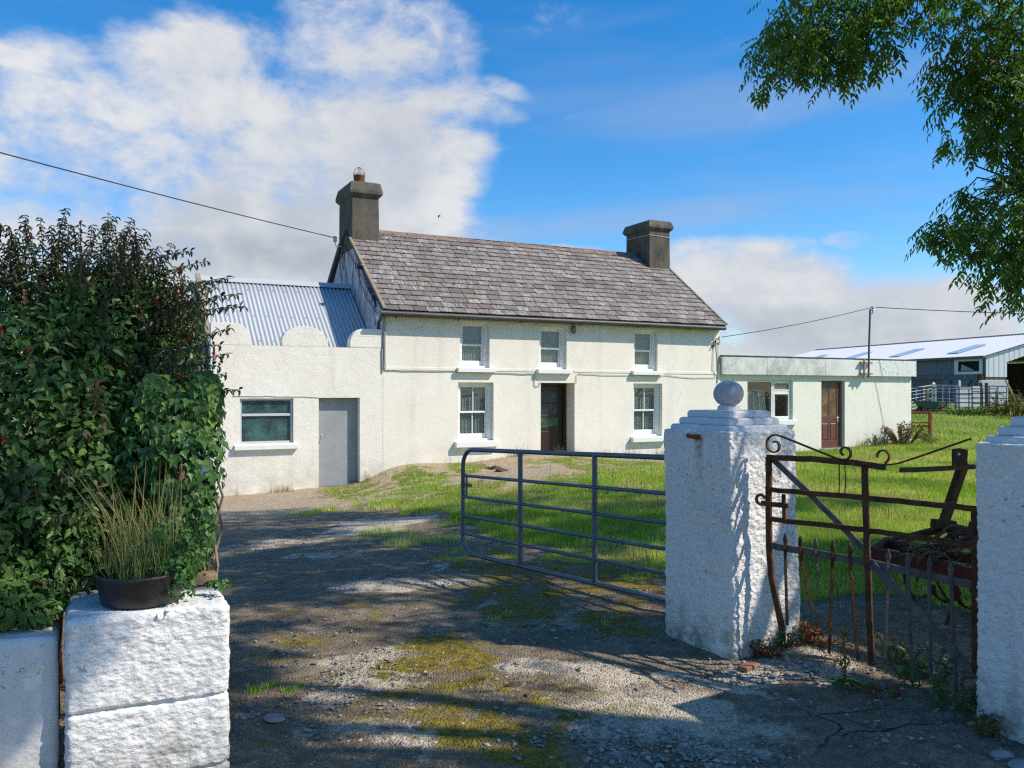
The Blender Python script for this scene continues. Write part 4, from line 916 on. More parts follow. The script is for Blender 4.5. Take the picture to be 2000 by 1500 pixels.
sheet('curtain', xm + .1, EW[1] - .3, EW[2] + .05, EW[3] - .1, rec + .2, M['drape'], ew, 3, .03, lambda t, a, c: (a, a + (c - a) * (.6 + .5 * abs(t - .2))))
MB().box(xm + .12, EW[1] - .16, rec + .05, rec + .06, zc + .08, EW[3] - .16).build('blind', M['trim'], ew)
sill(ew, EW[0] - .05, EW[1] + .09, EW[2] - .15, EW[2] + .0, .02, 'sill').location.y = ey - .09
dy = ey + .10; x0, x1, z0, z1 = ED
b = MB(); frame_mb(b, x0 + .003, x1 - .06, z0 + .01, z1 - .003, .06, dy, dy + .09, .05); a, c = x0 + .07, x1 - .125; xm = (a + c) / 2; y0, y1 = dy + .03, dy + .075; zm = z0 + 1.02
frame_mb(b, a, c, z0 + .06, z1 - .07, .10, y0, y1, .20, .10); b.box(xm - .04, xm + .04, y0 + .002, y1 - .002, z0 + .26, z1 - .17); b.box(a + .1, xm - .04, y0 + .003, y1 - .003, zm - .22, zm); b.box(xm + .04, c - .1, y0 + .003, y1 - .003, zm - .22, zm)
for pa, pc in ((a + .1, xm - .04), (xm + .04, c - .1)):
    b.box(pa, pc, y0 + .02, y1 - .01, z0 + .26, zm - .22); b.rings([[(pa + i_, y0 + o_, z0 + .26 + i_), (pc - i_, y0 + o_, z0 + .26 + i_), (pc - i_, y0 + o_, zm - .22 - i_), (pa + i_, y0 + o_, zm - .22 - i_)] for i_, o_ in ((.01, .019), (.035, .004))])
ed = b.build('door', M['door_red'], ext, bevel=.004)
for pa, pc in ((a + .1, xm - .04), (xm + .04, c - .1)): MB().box(pa, pc, y0 + .015, y0 + .03, zm, z1 - .17).build('pane', M['amber'], ed)
b = MB(); b.box(c - .075, c - .04, y0 - .012, y0, z0 + .84, z0 + 1.02); b.tube([(c - .058, y0 - .01, z0 + .97), (c - .058, y0 - .05, z0 + .97), (c - .16, y0 - .05, z0 + .965)], .010, 6); b.build('handle', M['galv_light'], ed)
b = MB(); b.box(14.2, 15.37, -.22, .25, -.5, -.125); b.box(13.2, 15.7, -.62, -.22, -.6, -.19); b.build('door_step', m_concrete('threshold', (.22, .2, .18), (.38, .36, .33)), ext, bevel=.01)

# ---------------- service mast on the fascia and the overhead wires
mast = thing('service_mast', hw(16.12, -.16, 2.1), HANG, 'thin grey metal mast bracketed to the extension fascia carrying wires', 'mast')
MX = 0.
b = MB(); b.tube([(0, -.03, .0), (.02, -.03, 1.0), (.075, -.03, 2.20)], .032, 10); b.build('pole', M['galv_dark'], mast, smooth=True)
b = MB(); b.tube([(.075, -.03, 2.14), (.12, -.03, 2.05), (.19, -.03, 2.07), (.21, -.03, 2.16)], .016, 6); b.build('hook', M['galv_dark'], mast, smooth=True)
b = MB(); b.lathe([(.02, 0), (.06, .02), (.04, .06), (.065, .09), (.06, .15), (.015, .17)], (.21, -.03, 2.14), 12); b.build('insulator', M['porcelain'], mast, smooth=True)
for z in (.12, .47):
    b = MB(); b.bar((-.36, -.03, z), (.14, -.03, z), .10, .035); b.bar((-.18, .06, z), (-.18, -.06, z), .03, .03); b.build('bracket', M['rust_bright'], mast, bevel=.004)
b = MB(); b.tube([(-.20, -.03, -.02), (-.20, -.03, .60)], .035, 8); b.build('stay_pipe', M['pipe_grey'], mast, smooth=True)
mtop = mast.matrix_basis @ Vector((0, 0, 0))
def mw(v): return Matrix.Translation(mast.location) @ Matrix.Rotation(HANG, 4, 'Z') @ Vector(v)
def wire(name, p, q, s_, r_, label, n=24):
    b = MB(); b.tube(sag(p, q, n, s_), r_, 6); tag(b.build(name, M['wire'], smooth=True), label, 'cable', 'overhead service wires')
gi = hw(-.2, 3.55, 5.84)
far = Vector(sight(-420, 184, 11.0)); wire('overhead_wire', gi, far, .05, .013, 'long twisted overhead wire running to the potted chimney gable')
wire('overhead_wire', hw(10.06, -.16, 3.22), mw((.16, -.03, 2.26)), .07, .010, 'slack overhead wire between the farmhouse corner and the mast')
wire('overhead_wire', mw((.24, -.03, 2.27)), sight(2600, 612, 26.0), .16, .012, 'overhead wire leaving the mast towards the tree')
# ------------------------------------------------------------------ gate pillars and wall
def rough_column(name, mat, par, wx, wy, zs, amp, freq, rc=.03, seams=(), seed=0, top_round=.03, bulge=None, tilt=(0, 0), seam_w=.010, seam_d=.028):
    """rock faced masonry: a rounded rectangular section lofted upwards, its faces broken by relief"""
    step = .008; per = []; hx, hy = wx / 2, wy / 2
    def edge(a, b, n):
        for i in range(n): per.append((a[0] + (b[0] - a[0]) * i / n, a[1] + (b[1] - a[1]) * i / n))
    nx, ny = int(wx / step), int(wy / step)
    edge((hx, hy), (-hx, hy), nx); edge((-hx, hy), (-hx, -hy), ny); edge((-hx, -hy), (hx, -hy), nx); edge((hx, -hy), (hx, hy), ny)
    per = np.array(per); n = len(per)
    # round the corners
    q = np.maximum(np.abs(per) - (np.array([hx, hy]) - rc), 0); ln = np.linalg.norm(q, axis=1); f = np.where(ln > rc, rc / np.maximum(ln, 1e-9), 1)
    per = np.sign(per) * (np.minimum(np.abs(per), np.array([hx, hy]) - rc) + q * f[:, None])
    nrm = np.roll(per, -1, 0) - np.roll(per, 1, 0); nrm = np.stack([nrm[:, 1], -nrm[:, 0]], 1); nrm /= np.linalg.norm(nrm, axis=1, keepdims=True)
    if (nrm * per).sum() < 0: nrm = -nrm
    s = np.arange(n) * step
    lv = np.arange(zs[0], zs[1], step); rl = []
    for z in lv:
        d = amp * .5 * (fbm(s * freq, np.full(n, z * freq), seed, 2) - .5) * 2 + amp * .9 * (fbm(s * freq * 4.6, np.full(n, z * freq * 6.0), seed + 9, 3) - .5) * 2
        if bulge: d = d * bulge(z)[0] + bulge(z)[1]
        for sz in seams:
            w_ = seam_w * (1 + .8 * (fbm(s * 9, s * 0, seed + 21, 2) - .5)); off = .012 * (fbm(s * 4, s * 0 + 3, seed + 22, 2) - .5)
            d = d - seam_d * np.exp(-((z - sz - off) / w_) ** 2)
        t = max(0, (z - (zs[1] - top_round)) / top_round); d = d - top_round * (1 - math.sqrt(max(0, 1 - t * t))) * .9
        k = 1 - 0
        P = per * k + nrm * d[:, None]
        rl.append(np.stack([P[:, 0] + tilt[0] * z, P[:, 1] + tilt[1] * z, np.full(n, z)], 1))
    last = rl[-1]
    for k in (.94, .82, .66, .48, .3, .12):
        P = last.copy(); c = P.mean(0); P[:, :2] = c[:2] + (P[:, :2] - c[:2]) * k
        P[:, 2] = zs[1] + amp * 1.3 * (fbm(P[:, 0] * 7, P[:, 1] * 7, seed + 3, 4) - .5); rl.append(P)
    V = np.concatenate(rl); m = len(rl); i = np.arange(n); j = (i + 1) % n
    Fc = np.concatenate([np.stack([k * n + i, k * n + j, (k + 1) * n + j, (k + 1) * n + i], 1) for k in range(m - 1)])
    if np.cross(V[Fc[0, 1]] - V[Fc[0, 0]], V[Fc[0, 2]] - V[Fc[0, 0]]) @ np.array([*nrm[0], 0]) < 0: Fc = Fc[:, ::-1]
    capf = np.array([list(range((m - 1) * n, m * n))])
    return np_mesh(name, [(V, Fc), (np.zeros((0, 3)), capf)], mat, par, smooth=True)

PANG = math.atan2(.5225, .8526)
def capped_pillar(cx, cy, label, seed, hook):
    t = thing('gate_pillar', (cx, cy, gz(cx, cy) * 0), PANG, label, 'gate pillar', 'stepped gate pillars with ball finials')
    bl = lambda z: (1.0, .018 * max(0, 1 - z / .9)) if z > .36 else (1.0, .018 * max(0, 1 - z / .9))
    rough_column('shaft', M['pillar_stained'] if hook else M['pillar'], t, .60, .60, (-.25, 1.405), .0105, 9, .018, (.78,), seed, .014, bl, (-.018, .012), .022, .005)
    ox, oy = -.022, .016
    b = MB(); rl = []
    for h, z0, z1 in ((.268, 1.39, 1.437), (.228, 1.437, 1.482), (.19, 1.482, 1.528)):
        b.rect_rings([(ox - h, ox + h, oy - h, oy + h, z0), (ox - h, ox + h, oy - h, oy + h, z1 - .010), (ox - h + .012, ox + h - .012, oy - h + .012, oy + h - .012, z1)])
    b.rect_rings([(ox - .055, ox + .055, oy - .055, oy + .055, 1.52), (ox - .05, ox + .05, oy - .05, oy + .05, 1.56)])
    b.build('stepped_cap', M['cap_paint'], t, bevel=.007)
    b = MB(); b.lathe([(.0, -.088)] + [(.099 * math.cos(R(a)), .088 * math.sin(R(a))) for a in range(-76, 77, 8)] + [(0, .088)], (ox, oy, 1.637), 28); b.build('ball_finial', M['ball_paint'], t, smooth=True)
    if hook:
        b = MB(); b.tube([(-.27, -.02, 1.36), (-.325, -.02, 1.362), (-.34, .0, 1.362), (-.342, .06, 1.364), (-.33, .075, 1.372)], [.013, .016, .015, .013, .009], 8)
        b.build('gate_hook', M['rust_bright'], t, smooth=True)
    return t
capped_pillar(1.458, 5.548, 'whitewashed gate pillar with a ball on top between the two gates', 3, True)
capped_pillar(2.713, 4.027, 'shaded whitewashed gate pillar behind which the rusty gate hangs', 8, False)

# roadside pillar and the wall it ends
lp = Vector((-1.717, 3.21, 0)); c = lp + Vector((DX, DY, 0)) * .31 + Vector((NX, NY, 0)) * .27
rp = thing('roadside_pillar', (c.x, c.y, 0), HANG, 'low whitewashed rock faced pillar carrying a black tub of grass', 'pillar')
rough_column('rock_block', M['pillar_clean'], rp, .605, .53, (-.2, .772), .0085, 8, .028, (.40, .11), 13, .03, None, (0, 0), .0065, .022)
c2_ = lp + Vector((NX, NY, 0)) * .24 - Vector((DX, DY, 0)) * 1.31
wl_ = thing('roadside_wall', (c2_.x, c2_.y, 0), HANG, 'low smooth white roadside wall running up to the low rock faced pillar', 'wall')
rough_column('masonry', M['wallpaint'], wl_, 2.58, .30, (-.3, .70), .006, 3, .03, (), 17, .04)

# ------------------------------------------------------------------ galvanised field gate
GL, GR = Vector((-.50, 8.57, 0)), Vector((1.13, 6.19, 0)); gl = (GR - GL).length; ge = (GR - GL) / gl
def gate_pt(s, z): p = GL + ge * s; return Vector((p.x, p.y, z + .0364 * s))
fg = thing('field_gate', (GR.x, GR.y, 0), 0, 'open blue grey galvanised tubular field gate hanging on the ball topped pillar', 'gate')
off = Vector((GR.x, GR.y, 0)); G_ = lambda s, z: gate_pt(s, z) - off
SH = 3.16; zt, zb = 1.06, .01
b = MB(); r0 = .17
cor = lambda cz, a0, a1: [(r0 - r0 * math.cos(R(a)), cz + r0 * math.sin(R(a))) for a in np.linspace(a0, a1, 8)]
outl = [(SH, zt)] + [(1.5, zt)] + [(s_, z_) for s_, z_ in reversed(cor(zt - r0, 0, 90))] + [(s_, z_) for s_, z_ in reversed(cor(zb + r0, -90, 0))] + [(1.5, zb), (SH, zb), (SH, zt)]
b.tube([G_(s_, z_) for s_, z_ in outl], .0215, 12); b.build('frame', M['galv'], fg, smooth=True)
for z in (.795, .579, .385, .206):
    b = MB(); b.tube([G_(.0, z), G_(SH, z)], .0155, 10); b.build('rail', M['galv'], fg, smooth=True)
for s in (1.02, 2.08):
    b = MB(); b.tube([G_(s, zb), G_(s, zt)], .0225, 10); b.build('upright', M['galv'], fg, smooth=True)
b = MB(); b.bar(G_(-.03, .70), G_(.16, .70), .02, .035); b.tube([G_(.07, .579), G_(.07, .795)], .011, 6); b.box(*[v for p in zip(G_(-.03, .68), G_(.03, .73)) for v in (min(p), max(p) + .001)]); b.build('latch', M['galv_dark'], fg)
for z in (.95, .15): b = MB(); b.tube([G_(SH, z), G_(SH + .10, z)], .018, 8); b.build('hinge', M['galv_dark'], fg)

# ------------------------------------------------------------------ rusty wrought iron gate
IL = Vector((1.573, 5.18, 0)); ie = Vector((.675, -.738, 0)).normalized(); inn = Vector((-ie.y, ie.x, 0)); _k = math.hypot(.675, .738)
ig = thing('wrought_iron_gate', (2.36, 4.32, 0), 0, 'broken rusty wrought iron pedestrian gate with scrolls and bent spikes', 'gate')
ioff = Vector((2.36, 4.32, 0))
def I_(s, z, o=0.0): p = IL + ie * (s * _k) + inn * o; return Vector((p.x, p.y, z)) - ioff
def ibar(name, pts, w, t, mat='rust', par=ig):
    b = MB(); pts = [I_(*p) for p in pts]; n = max(2, 1)
    fine = []
    for a, c in zip(pts[:-1], pts[1:]):
        m_ = max(2, int((c - a).length / .05)); fine += [a.lerp(c, i / m_) + Vector((0, 0, random.uniform(-.0022, .0022))) + ie * random.uniform(-.0018, .0018) for i in range(m_)]
    fine.append(pts[-1]); b.sweep(fine, inn, t, w); return b.build(name, M[mat], par, bevel=.002)
ibar('rail', [(.0, 1.246), (.35, 1.252), (.60, 1.243), (.73, 1.232)], .034, .020)
ibar('rail', [(.02, 1.048), (.6, 1.052), (1.20, 1.050)], .030, .014)
ibar('rail', [(.02, .866), (.6, .872), (1.20, .860)], .030, .014)
ibar('rail', [(.02, .705), (.6, .692), (1.20, .655)], .042, .012, 'iron_grey')
ibar('stile', [(.012, 1.25), (.014, .70), (.03, .52), (.104, .20)], .036, .022)
ibar('stile', [(.612, 1.24), (.628, .70), (.65, .115)], .034, .020)
ibar('stile', [(1.185, 1.06), (1.19, .2)], .032, .022)
ibar('brace', [(.03, 1.235, .016), (.30, 1.02, .016), (.63, .735, .016)], .036, .010, 'iron_grey'); ibar('brace', [(.66, .69, -.016), (.95, .44, -.016), (1.17, .22, -.016)], .046, .012, 'iron_grey')
SP = [(.130, .789, .14, .24), (.228, .785, .302, .35), (.325, .785, .338, .60), (.43, .785, .405, .13), (.532, .782, .575, .13), (.748, .78, .728, .148), (.854, .776, .875, .1), (.966, .77, .972, .1), (1.073, .76, 1.098, .085)]
for i, (s0, z0, s1, z1) in enumerate(SP):
    mat = 'rust' if i in (0, 1, 3, 4) else 'iron_grey'; zm = .69 - .03 * s0
    b = MB(); a = I_(s0, z0 - .05, -.012); m_ = I_(s0 + (s1 - s0) * .1, zm - .03, -.012); e_ = I_(s1, z1, -.006); wv = [a.lerp(m_, k / 3) for k in range(3)] + [m_.lerp(e_, k / 9) + ie * random.uniform(-.002, .002) for k in range(10)]
    b.tube(wv, [.0112] * 3 + [.0102] * 10, 4)
    b.rings([[I_(s0 + x, z0 - .05 + z, -.012 + y) for x, y in ((-w, -.004), (w, -.004), (w, .004), (-w, .004))] for w, z in ((.011, 0), (.015, .012), (.009, .035), (.001, .058))])
    sp = b.build('spike', M[mat], ig)
    if i == 1: sp['label'] = 'spike bent out of line below the rail'
    if i == 2: sp['label'] = 'snapped off short spike'
def spiral(cs, cz, r0, r1, a0, a1, n=26): return [(cs + (r0 + (r1 - r0) * i / n) * math.cos(R(a0 + (a1 - a0) * i / n)) / _k, cz + (r0 + (r1 - r0) * i / n) * math.sin(R(a0 + (a1 - a0) * i / n))) for i in range(n + 1)]
def scroll(paths, mat='rust'):
    b = MB()
    for p in paths: b.sweep([I_(*q) for q in p], inn, .022, .009)
    b.build('scroll', M[mat], ig, bevel=.0015)
scroll([list(reversed(spiral(.052, 1.322, .066, .018, 70, 480))) + [(.13, 1.368), (.30, 1.312), (.455, 1.262)] + spiral(.495, 1.302, .044, .017, -110, 250)], 'rust')
scroll([list(reversed(spiral(.715, 1.293, .036, .030, -70, 200, 16))) + [(.745, 1.247), (.80, 1.258), (.95, 1.318), (1.17, 1.41)]], 'rust')
ibar('latch', [(-.028, .962, -.02), (.155, .962, -.02)], .030, .016); ibar('latch', [(.12, 1.03, -.014), (.125, .868, -.014)], .022, .016)
b = MB(); b.tube([I_(-.005 + .03 * math.cos(a) / _k - .02, .985 + .03 * math.sin(a), -.03) for a in np.linspace(.3, 5.5, 12)], .010, 6); b.build('latch_loop', M['rust_bright'], ig, smooth=True)
b = MB(); b.tube([I_(.47, 1.27, -.015), I_(.475, 1.15, -.02), I_(.468, 1.06, -.015)], .0035, 5); b.tube([I_(.50, 1.27, -.015), I_(.512, 1.14, -.02), I_(.505, 1.055, -.02)], .0035, 5); b.build('wire_tie', M['wire'], ig)
for z in (1.0, .35): MB().bar(I_(1.17, z), I_(1.30, z), .02, .03).build('hinge', M['rust'], ig)

# ------------------------------------------------------------------ rusting cultivator behind the gate
mx, my = 2.95, 5.95
mz = gz(mx, my)
mc = thing('cultivator', (mx, my, mz), 0, 'rusted red farm cultivator standing in grass behind the wrought iron gate', 'farm machine')
def K_(px, py, Y): return sight(px, py, Y) - Vector((mx, my, mz))
def beam(name, p, q, w, h, mat='rust_red'): return MB().bar(p, q, w, h).build(name, M[mat], mc, bevel=.004)
A0, A1 = K_(1706, 1082, 6.25), K_(1925, 1130, 5.15)
beam('frame_beam', A0, A1, .05, .10)
B0, B1 = K_(1738, 1062, 6.55), K_(1930, 1098, 5.45)
beam('frame_beam', B0, B1, .04, .07)
C0, C1 = K_(1735, 1060, 6.7), K_(1850, 1030, 7.25)
beam('frame_beam', C0, C1, .05, .055)
beam('frame_beam', K_(1852, 1028, 7.2), K_(1990, 1075, 5.9), .05, .08); beam('cross_beam', A0, C0, .05, .09); beam('cross_beam', A0.lerp(A1, .55), C1.lerp(K_(1990, 1075, 5.9), .4), .05, .07)
beam('hitch_post', K_(1843, 1022, 6.75), K_(1882, 905, 6.6), .085, .05, 'rust')
MB().bar(K_(1820, 1022, 6.75), K_(1865, 1026, 6.75), .06, .07).build('hitch_foot', M['rust'], mc, bevel=.004)
b = MB(); pc = K_(1874, 894, 6.55); pl = [(-.055, -.075), (.055, -.085), (.062, .06), (.0, .075), (-.058, .065)]
b.prism([(pc.x + x, pc.z + z) for x, z in pl], pc.y - .012, pc.y + .012, 'y'); b.build('hitch_plate', M['rust'], mc, bevel=.004)
b = MB(); b.tube([(pc.x - .012, pc.y - .016, pc.z + .03), (pc.x - .012, pc.y + .016, pc.z + .03)], .011, 12); b.build('pin', M['galv_light'], mc)
b = MB(); b.sweep([K_(1757, 918, 6.1), K_(1800, 917, 6.2), K_(1850, 914.5, 6.35), K_(1905, 911.5, 6.5)], Vector((.2, 1, 0)), .03, .036); b.build('draw_bar', M['rust'], mc, bevel=.003)
def tine(c, r_, a0, a1, nv, mat):
    u = Vector((nv.y, -nv.x, 0)).normalized(); b = MB(); b.sweep([c + u * r_ * math.cos(R(a)) + Vector((0, 0, r_ * math.sin(R(a)))) for a in np.linspace(a0, a1, 20)], nv, .042, .010); b.build('spring_tine', M[mat], mc)
nvv = Vector((.35, 1, 0)).normalized()
tine(K_(1826, 1108, 5.6), .105, 5, 165, nvv, 'rust_bright'); tine(K_(1880, 1070, 5.95), .10, -10, 170, nvv, 'rust_red'); tine(K_(1868, 1052, 6.3), .10, 20, 150, nvv, 'rust_bright'); tine(K_(1795, 1075, 6.3), .09, 0, 170, nvv, 'rust')
for px, Y in ((1765, 6.0), (1830, 5.65), (1890, 5.4), (1915, 6.2), (1790, 6.6), (1860, 6.4)):
    p = K_(px, 1100, Y); b = MB(); b.sweep([p, p + Vector((.03, .05, -.15)), p + Vector((.10, .0, -.30)), p + Vector((.02, -.02, -.50))], nvv, .05, .016); b.build('tine_leg', M['rust'], mc)
b = MB()
for px, py, Y, r_, a0, a1 in ((1845, 1062, 6.1, .085, -20, 200), (1900, 1088, 5.55, .10, 10, 180), (1812, 1092, 5.95, .07, 0, 180), (1880, 1045, 6.6, .07, 0, 200), (1850, 1140, 5.7, .12, 180, 330), (1900, 1150, 5.5, .13, 170, 330), (1800, 1135, 6.0, .12, 180, 320)): tine(K_(px, py, Y), r_, a0, a1, Vector((random.uniform(-.5, .6), 1, random.uniform(-.2, .2))).normalized(), random.choice(['rust', 'rust_bright', 'rust_red', 'rust']))
for k in range(9):
    p = K_(1760 + 16 * k, 1078 - 2 * k, 6.2 - .05 * k); MB().bar(p, p + Vector((random.uniform(.0, .25), random.uniform(-.5, .3), random.uniform(-.05, .12))), .028, .018).build('linkage', M[random.choice(['rust', 'rust_red'])], mc)
for k in range(70):
    p = K_(1770 + 130 * random.random(), 1062 + 30 * random.random(), 5.5 + .9 * random.random()); q = p + Vector((random.uniform(-.14, .14), random.uniform(-.14, .14), random.uniform(-.02, .07))); b.tube([p, (p + q) / 2 + Vector((0, 0, .025)), q], .0022, 4)
o = b.build('dead_stalks', M['straw'], mc); o['kind'] = 'stuff'

# ------------------------------------------------------------------ yard beyond: wheelbarrow, rails, barn
wb = thing('wheelbarrow', (*sight(1815, 808, 41.5)[:2], gz(*sight(1815, 808, 41.5)[:2])), R(4), 'green wheelbarrow parked on the rough grass in front of the cattle gates', 'wheelbarrow')
b = MB(); ro = [[(-.62, -.36, .68), (.33, -.36, .62), (.33, .36, .62), (-.62, .36, .68)], [(-.40, -.24, .30), (.24, -.24, .30), (.24, .24, .30), (-.40, .24, .30)]]
b.rings([ro[1], ro[0], [(-.58, -.33, .675), (.30, -.33, .615), (.30, .33, .615), (-.58, .33, .675)], [(-.38, -.22, .33), (.22, -.22, .33), (.22, .22, .33), (-.38, .22, .33)]]); b.build('tray', M['barrow'], wb)
b = MB()
for y in (-.26, .26): b.tube([(-.45, y * .3, .20), (-.1, y, .28), (.4, y * 1.1, .32), (.62, y * 1.15, .40), (.78, y * 1.15, .58)], .02, 6); b.tube([(.05, y, .29), (.12, y, .02), (.24, y, .02), (.30, y, .31)], .018, 6)
b.build('frame', M['black'], wb, smooth=True)
b = MB(); b.lathe([(.0, -.045), (.10, -.045), (.18, -.03), (.19, 0), (.18, .03), (.10, .045), (0, .045)], (-.50, 0, .19), 18, 'y'); b.build('wheel', M['black'], wb, smooth=True)

def cattle_gate(a, c, h, rails, ups, mat, label, r_=.03):
    p = sight(a[0], 800, a[1]); q = sight(c[0], 800, c[1]); p.z = gz(p.x, p.y); q.z = gz(q.x, q.y)
    t = thing('cattle_gate', p, 0, label, 'gate', 'tubular cattle gates by the barn'); q = q - p
    def P(s, z): v = q * s; return Vector((v.x, v.y, v.z + z))
    b = MB(); b.tube([P(0, .10), P(0, h), P(1, h), P(1, .10), P(0, .10)], r_, 6); b.build('frame', M[mat], t)
    for z in np.linspace(.1, h, rails + 2)[1:-1]: MB().tube([P(0, z), P(1, z)], r_ * .7, 6).build('rail', M[mat], t)
    for s in np.linspace(0, 1, ups + 2)[1:-1]: MB().tube([P(s, .1), P(s, h)], r_ * .8, 6).build('upright', M[mat], t)
    return t
cattle_gate((1774, 43.5), (1819, 46.0), 1.18, 5, 2, 'galv_light', 'pale tubular cattle gate half hidden behind the wheelbarrow', .028)
cattle_gate((1828, 46.0), (1868, 44.8), 1.18, 5, 2, 'galv_light', 'pale tubular cattle gate between the steel post and the white block', .028)
cattle_gate((1776, 42.8), (1898, 42.0), 1.28, 2, 4, 'galv_dark', 'long dark cattle barrier with three widely spaced rails', .034)
cattle_gate((1866, 41.6), (1946, 41.0), 1.22, 4, 2, 'galv_dark', 'dark cattle gate leaning in front of the white block', .032)
cattle_gate((1899, 42.5), (1966, 41.4), 1.30, 3, 3, 'galv_dark', 'dark cattle gate nearest the rusty shed corner', .034)
for px, Y, h, w, mat, lab in ((1823, 44.5, 1.42, .16, 'galv_light', 'thick pale steel gate post with a pointed top'), (1874, 44.0, 1.50, .10, 'trim', 'white gate post beside the white block'), (1811, 43.6, 1.15, .14, 'wood', 'weathered wooden gate post behind the wheelbarrow'), (1947, 41.2, 1.15, .10, 'galv_dark', 'dark steel post at the joint of two dark cattle gates')):
    p = sight(px, 800, Y); z = gz(p.x, p.y); b = MB(); b.rect_rings([(p.x - w / 2, p.x + w / 2, Y - w / 2, Y + w / 2, z - .3), (p.x - w / 2, p.x + w / 2, Y - w / 2, Y + w / 2, z + h - .08), (p.x - w * .15, p.x + w * .15, Y - w * .15, Y + w * .15, z + h)])
    tag(b.build('gate_post', M[mat], bevel=.01), lab, 'post', 'posts of the cattle pens')
p = sight(1887, 800, 44.6); z = gz(p.x, p.y); b = MB(); b.box(p.x - .62, p.x + .62, 44.3, 44.6, z - .3, z + .42); b.box(p.x - .615, p.x + .615, 44.305, 44.595, z + .425, z + .85); b.box(p.x - .60, p.x + .60, 44.31, 44.59, z + .855, z + 1.12)
tag(b.build('block_wall', M['pillar_clean'], bevel=.02), 'short whitewashed block wall in the cattle pens', 'wall')
p = sight(1940, 800, 48.5); z = gz(p.x, p.y); b = MB(); b.box(p.x - .8, p.x + .75, 48.3, 48.6, z - .3, z + 1.45); tag(b.build('pen_wall', M['pillar'], bevel=.02), 'dirty pale wall behind the dark cattle gates', 'wall')
for k, (px, lab) in enumerate(((1906, 'rusty upright plank leaning in the pens, the one nearest the white block'), (1916, 'rusty upright plank leaning in the pens, the middle one'), (1927, 'rusty upright plank leaning in the pens, the one nearest the barn corner'))):
    p = sight(px, 800, 45.5); z = gz(p.x, p.y); tag(MB().bar((p.x, 45.5, z), (p.x + .04, 45.6, z + 1.3), .16, .05).build('rusty_plank', M['rust_bright'], bevel=.004), lab, 'plank', 'rusty planks in the cattle pens')
# barn
BC = sight(1925, 800, 52); bz = gz(BC.x, BC.y); BA = math.atan2(.281, .960)
barn = thing('barn', (BC.x, BC.y, 0), BA, 'long grey barn with pale corrugated roof and sheeted gable beyond the cattle pens', 'barn')
# local: +x along the gable, +y along the long side
BW, BL, BE, BR = 12.0, 24.6, 3.93, 5.50
b = MB(); b.box(0, .3, .0, BL, -.5, 2.75); b.box(.31, 1.55, 0, .3, -.5, 2.55); b.box(10.4, 12, 0, .3, -.5, 2.55); b.box(11.7, 12, .3, BL, -.5, 3.8); b.box(.3, 11.7, BL - .3, BL, -.5, 3.8); b.prism([(.3, 3.8), (11.7, 3.8), (6, 5.3)], BL - .3, BL, 'y'); b.build('block_wall', M['barn_wall'], barn)
b = MB()
for k in range(0, 120): y = .0 + k * BL / 120; b.box(-.05 - .008 * (k % 2), -.0, y, y + BL / 120, 2.76, BE - .15)
b.build('side_cladding', M['barn_clad'], barn)
b = MB()
for k in range(60):
    x = k * .2; zb_ = 2.56 if x < 1.5 else (3.5 + (x - 1.5) * .29 if x < 6 else 4.8 - (x - 6) * .29); zb_ = 2.56 if x > 10.4 else zb_; zt_ = BE + (BR - BE) * (x + .1) / (BW / 2) if x < 6 else BE + (BR - BE) * (12 - x - .1) / (BW / 2); zb_ = min(zb_, zt_ - .3)
    b.hexa([(x, -.04 - .016 * (k % 2), zb_), (x + .2, -.04 - .016 * (k % 2), zb_), (x + .2, .02, zb_), (x, .02, zb_), (x, -.04 - .016 * (k % 2), zt_ - .09), (x + .2, -.04 - .016 * (k % 2), zt_ - .06), (x + .2, .02, zt_ - .06), (x, .02, zt_ - .09)])
b.build('gable_cladding', M['barn_gable'], barn)
V1, F1 = corrugated(-.3, BL + .3, 0, 0, 1, 1, .30, .02, 2)
def roofmap(V, ya, za, yb, zb): return np.stack([ya + (yb - ya) * np.clip(V[:, 1], -.1, 1.1), V[:, 0], za + (zb - za) * V[:, 2]], 1)
n_ = int((BL + .6) / .30 * 8)
def barn_plane(xa, za, xb, zb):
    V = []; Fc = []; n = 700
    for j in range(2):
        for i in range(n + 1): y = -.25 + (BL + .5) * i / n; V.append((xa + (xb - xa) * j, y, za + (zb - za) * j + .006 * math.sin(i / 8 * 6.283)))
    for i in range(n): Fc.append((i, i + 1, n + 2 + i, n + 1 + i))
    return np.array(V), np.array(Fc)
br = np_mesh('roof', [barn_plane(-.35, BE - .08, BW / 2, BR), barn_plane(BW + .35, BE - .08, BW / 2, BR)], M['barn_roof'], barn); m = br.modifiers.new('thick', 'SOLIDIFY'); m.thickness = .02
for y0 in (2.8, 8.2, 13.6, 19): b = MB(); b.hexa([(.7, y0, BE + .21 + .04), (3.0, y0, BE + .81 + .04), (3.0, y0 + 1.0, BE + .81 + .04), (.7, y0 + 1.0, BE + .21 + .04), (.7, y0, BE + .21 + .07), (3.0, y0, BE + .81 + .07), (3.0, y0 + 1, BE + .81 + .07), (.7, y0 + 1, BE + .21 + .07)]); b.build('skylight', M['skylight'], br)
b = MB(); b.rings([[(BW / 2 + x, y, BR + z) for x, z in ((-.3, -.06), (0, .07), (.3, -.06), (0, .03))] for y in (-.3, BL + .3)]); b.build('ridge_cap', M['galv_dark'], br)
b = MB(); b.box(-.45, -.25, -.25, BL, BE - .22, BE - .06); b.build('gutter', M['gutter'], barn)
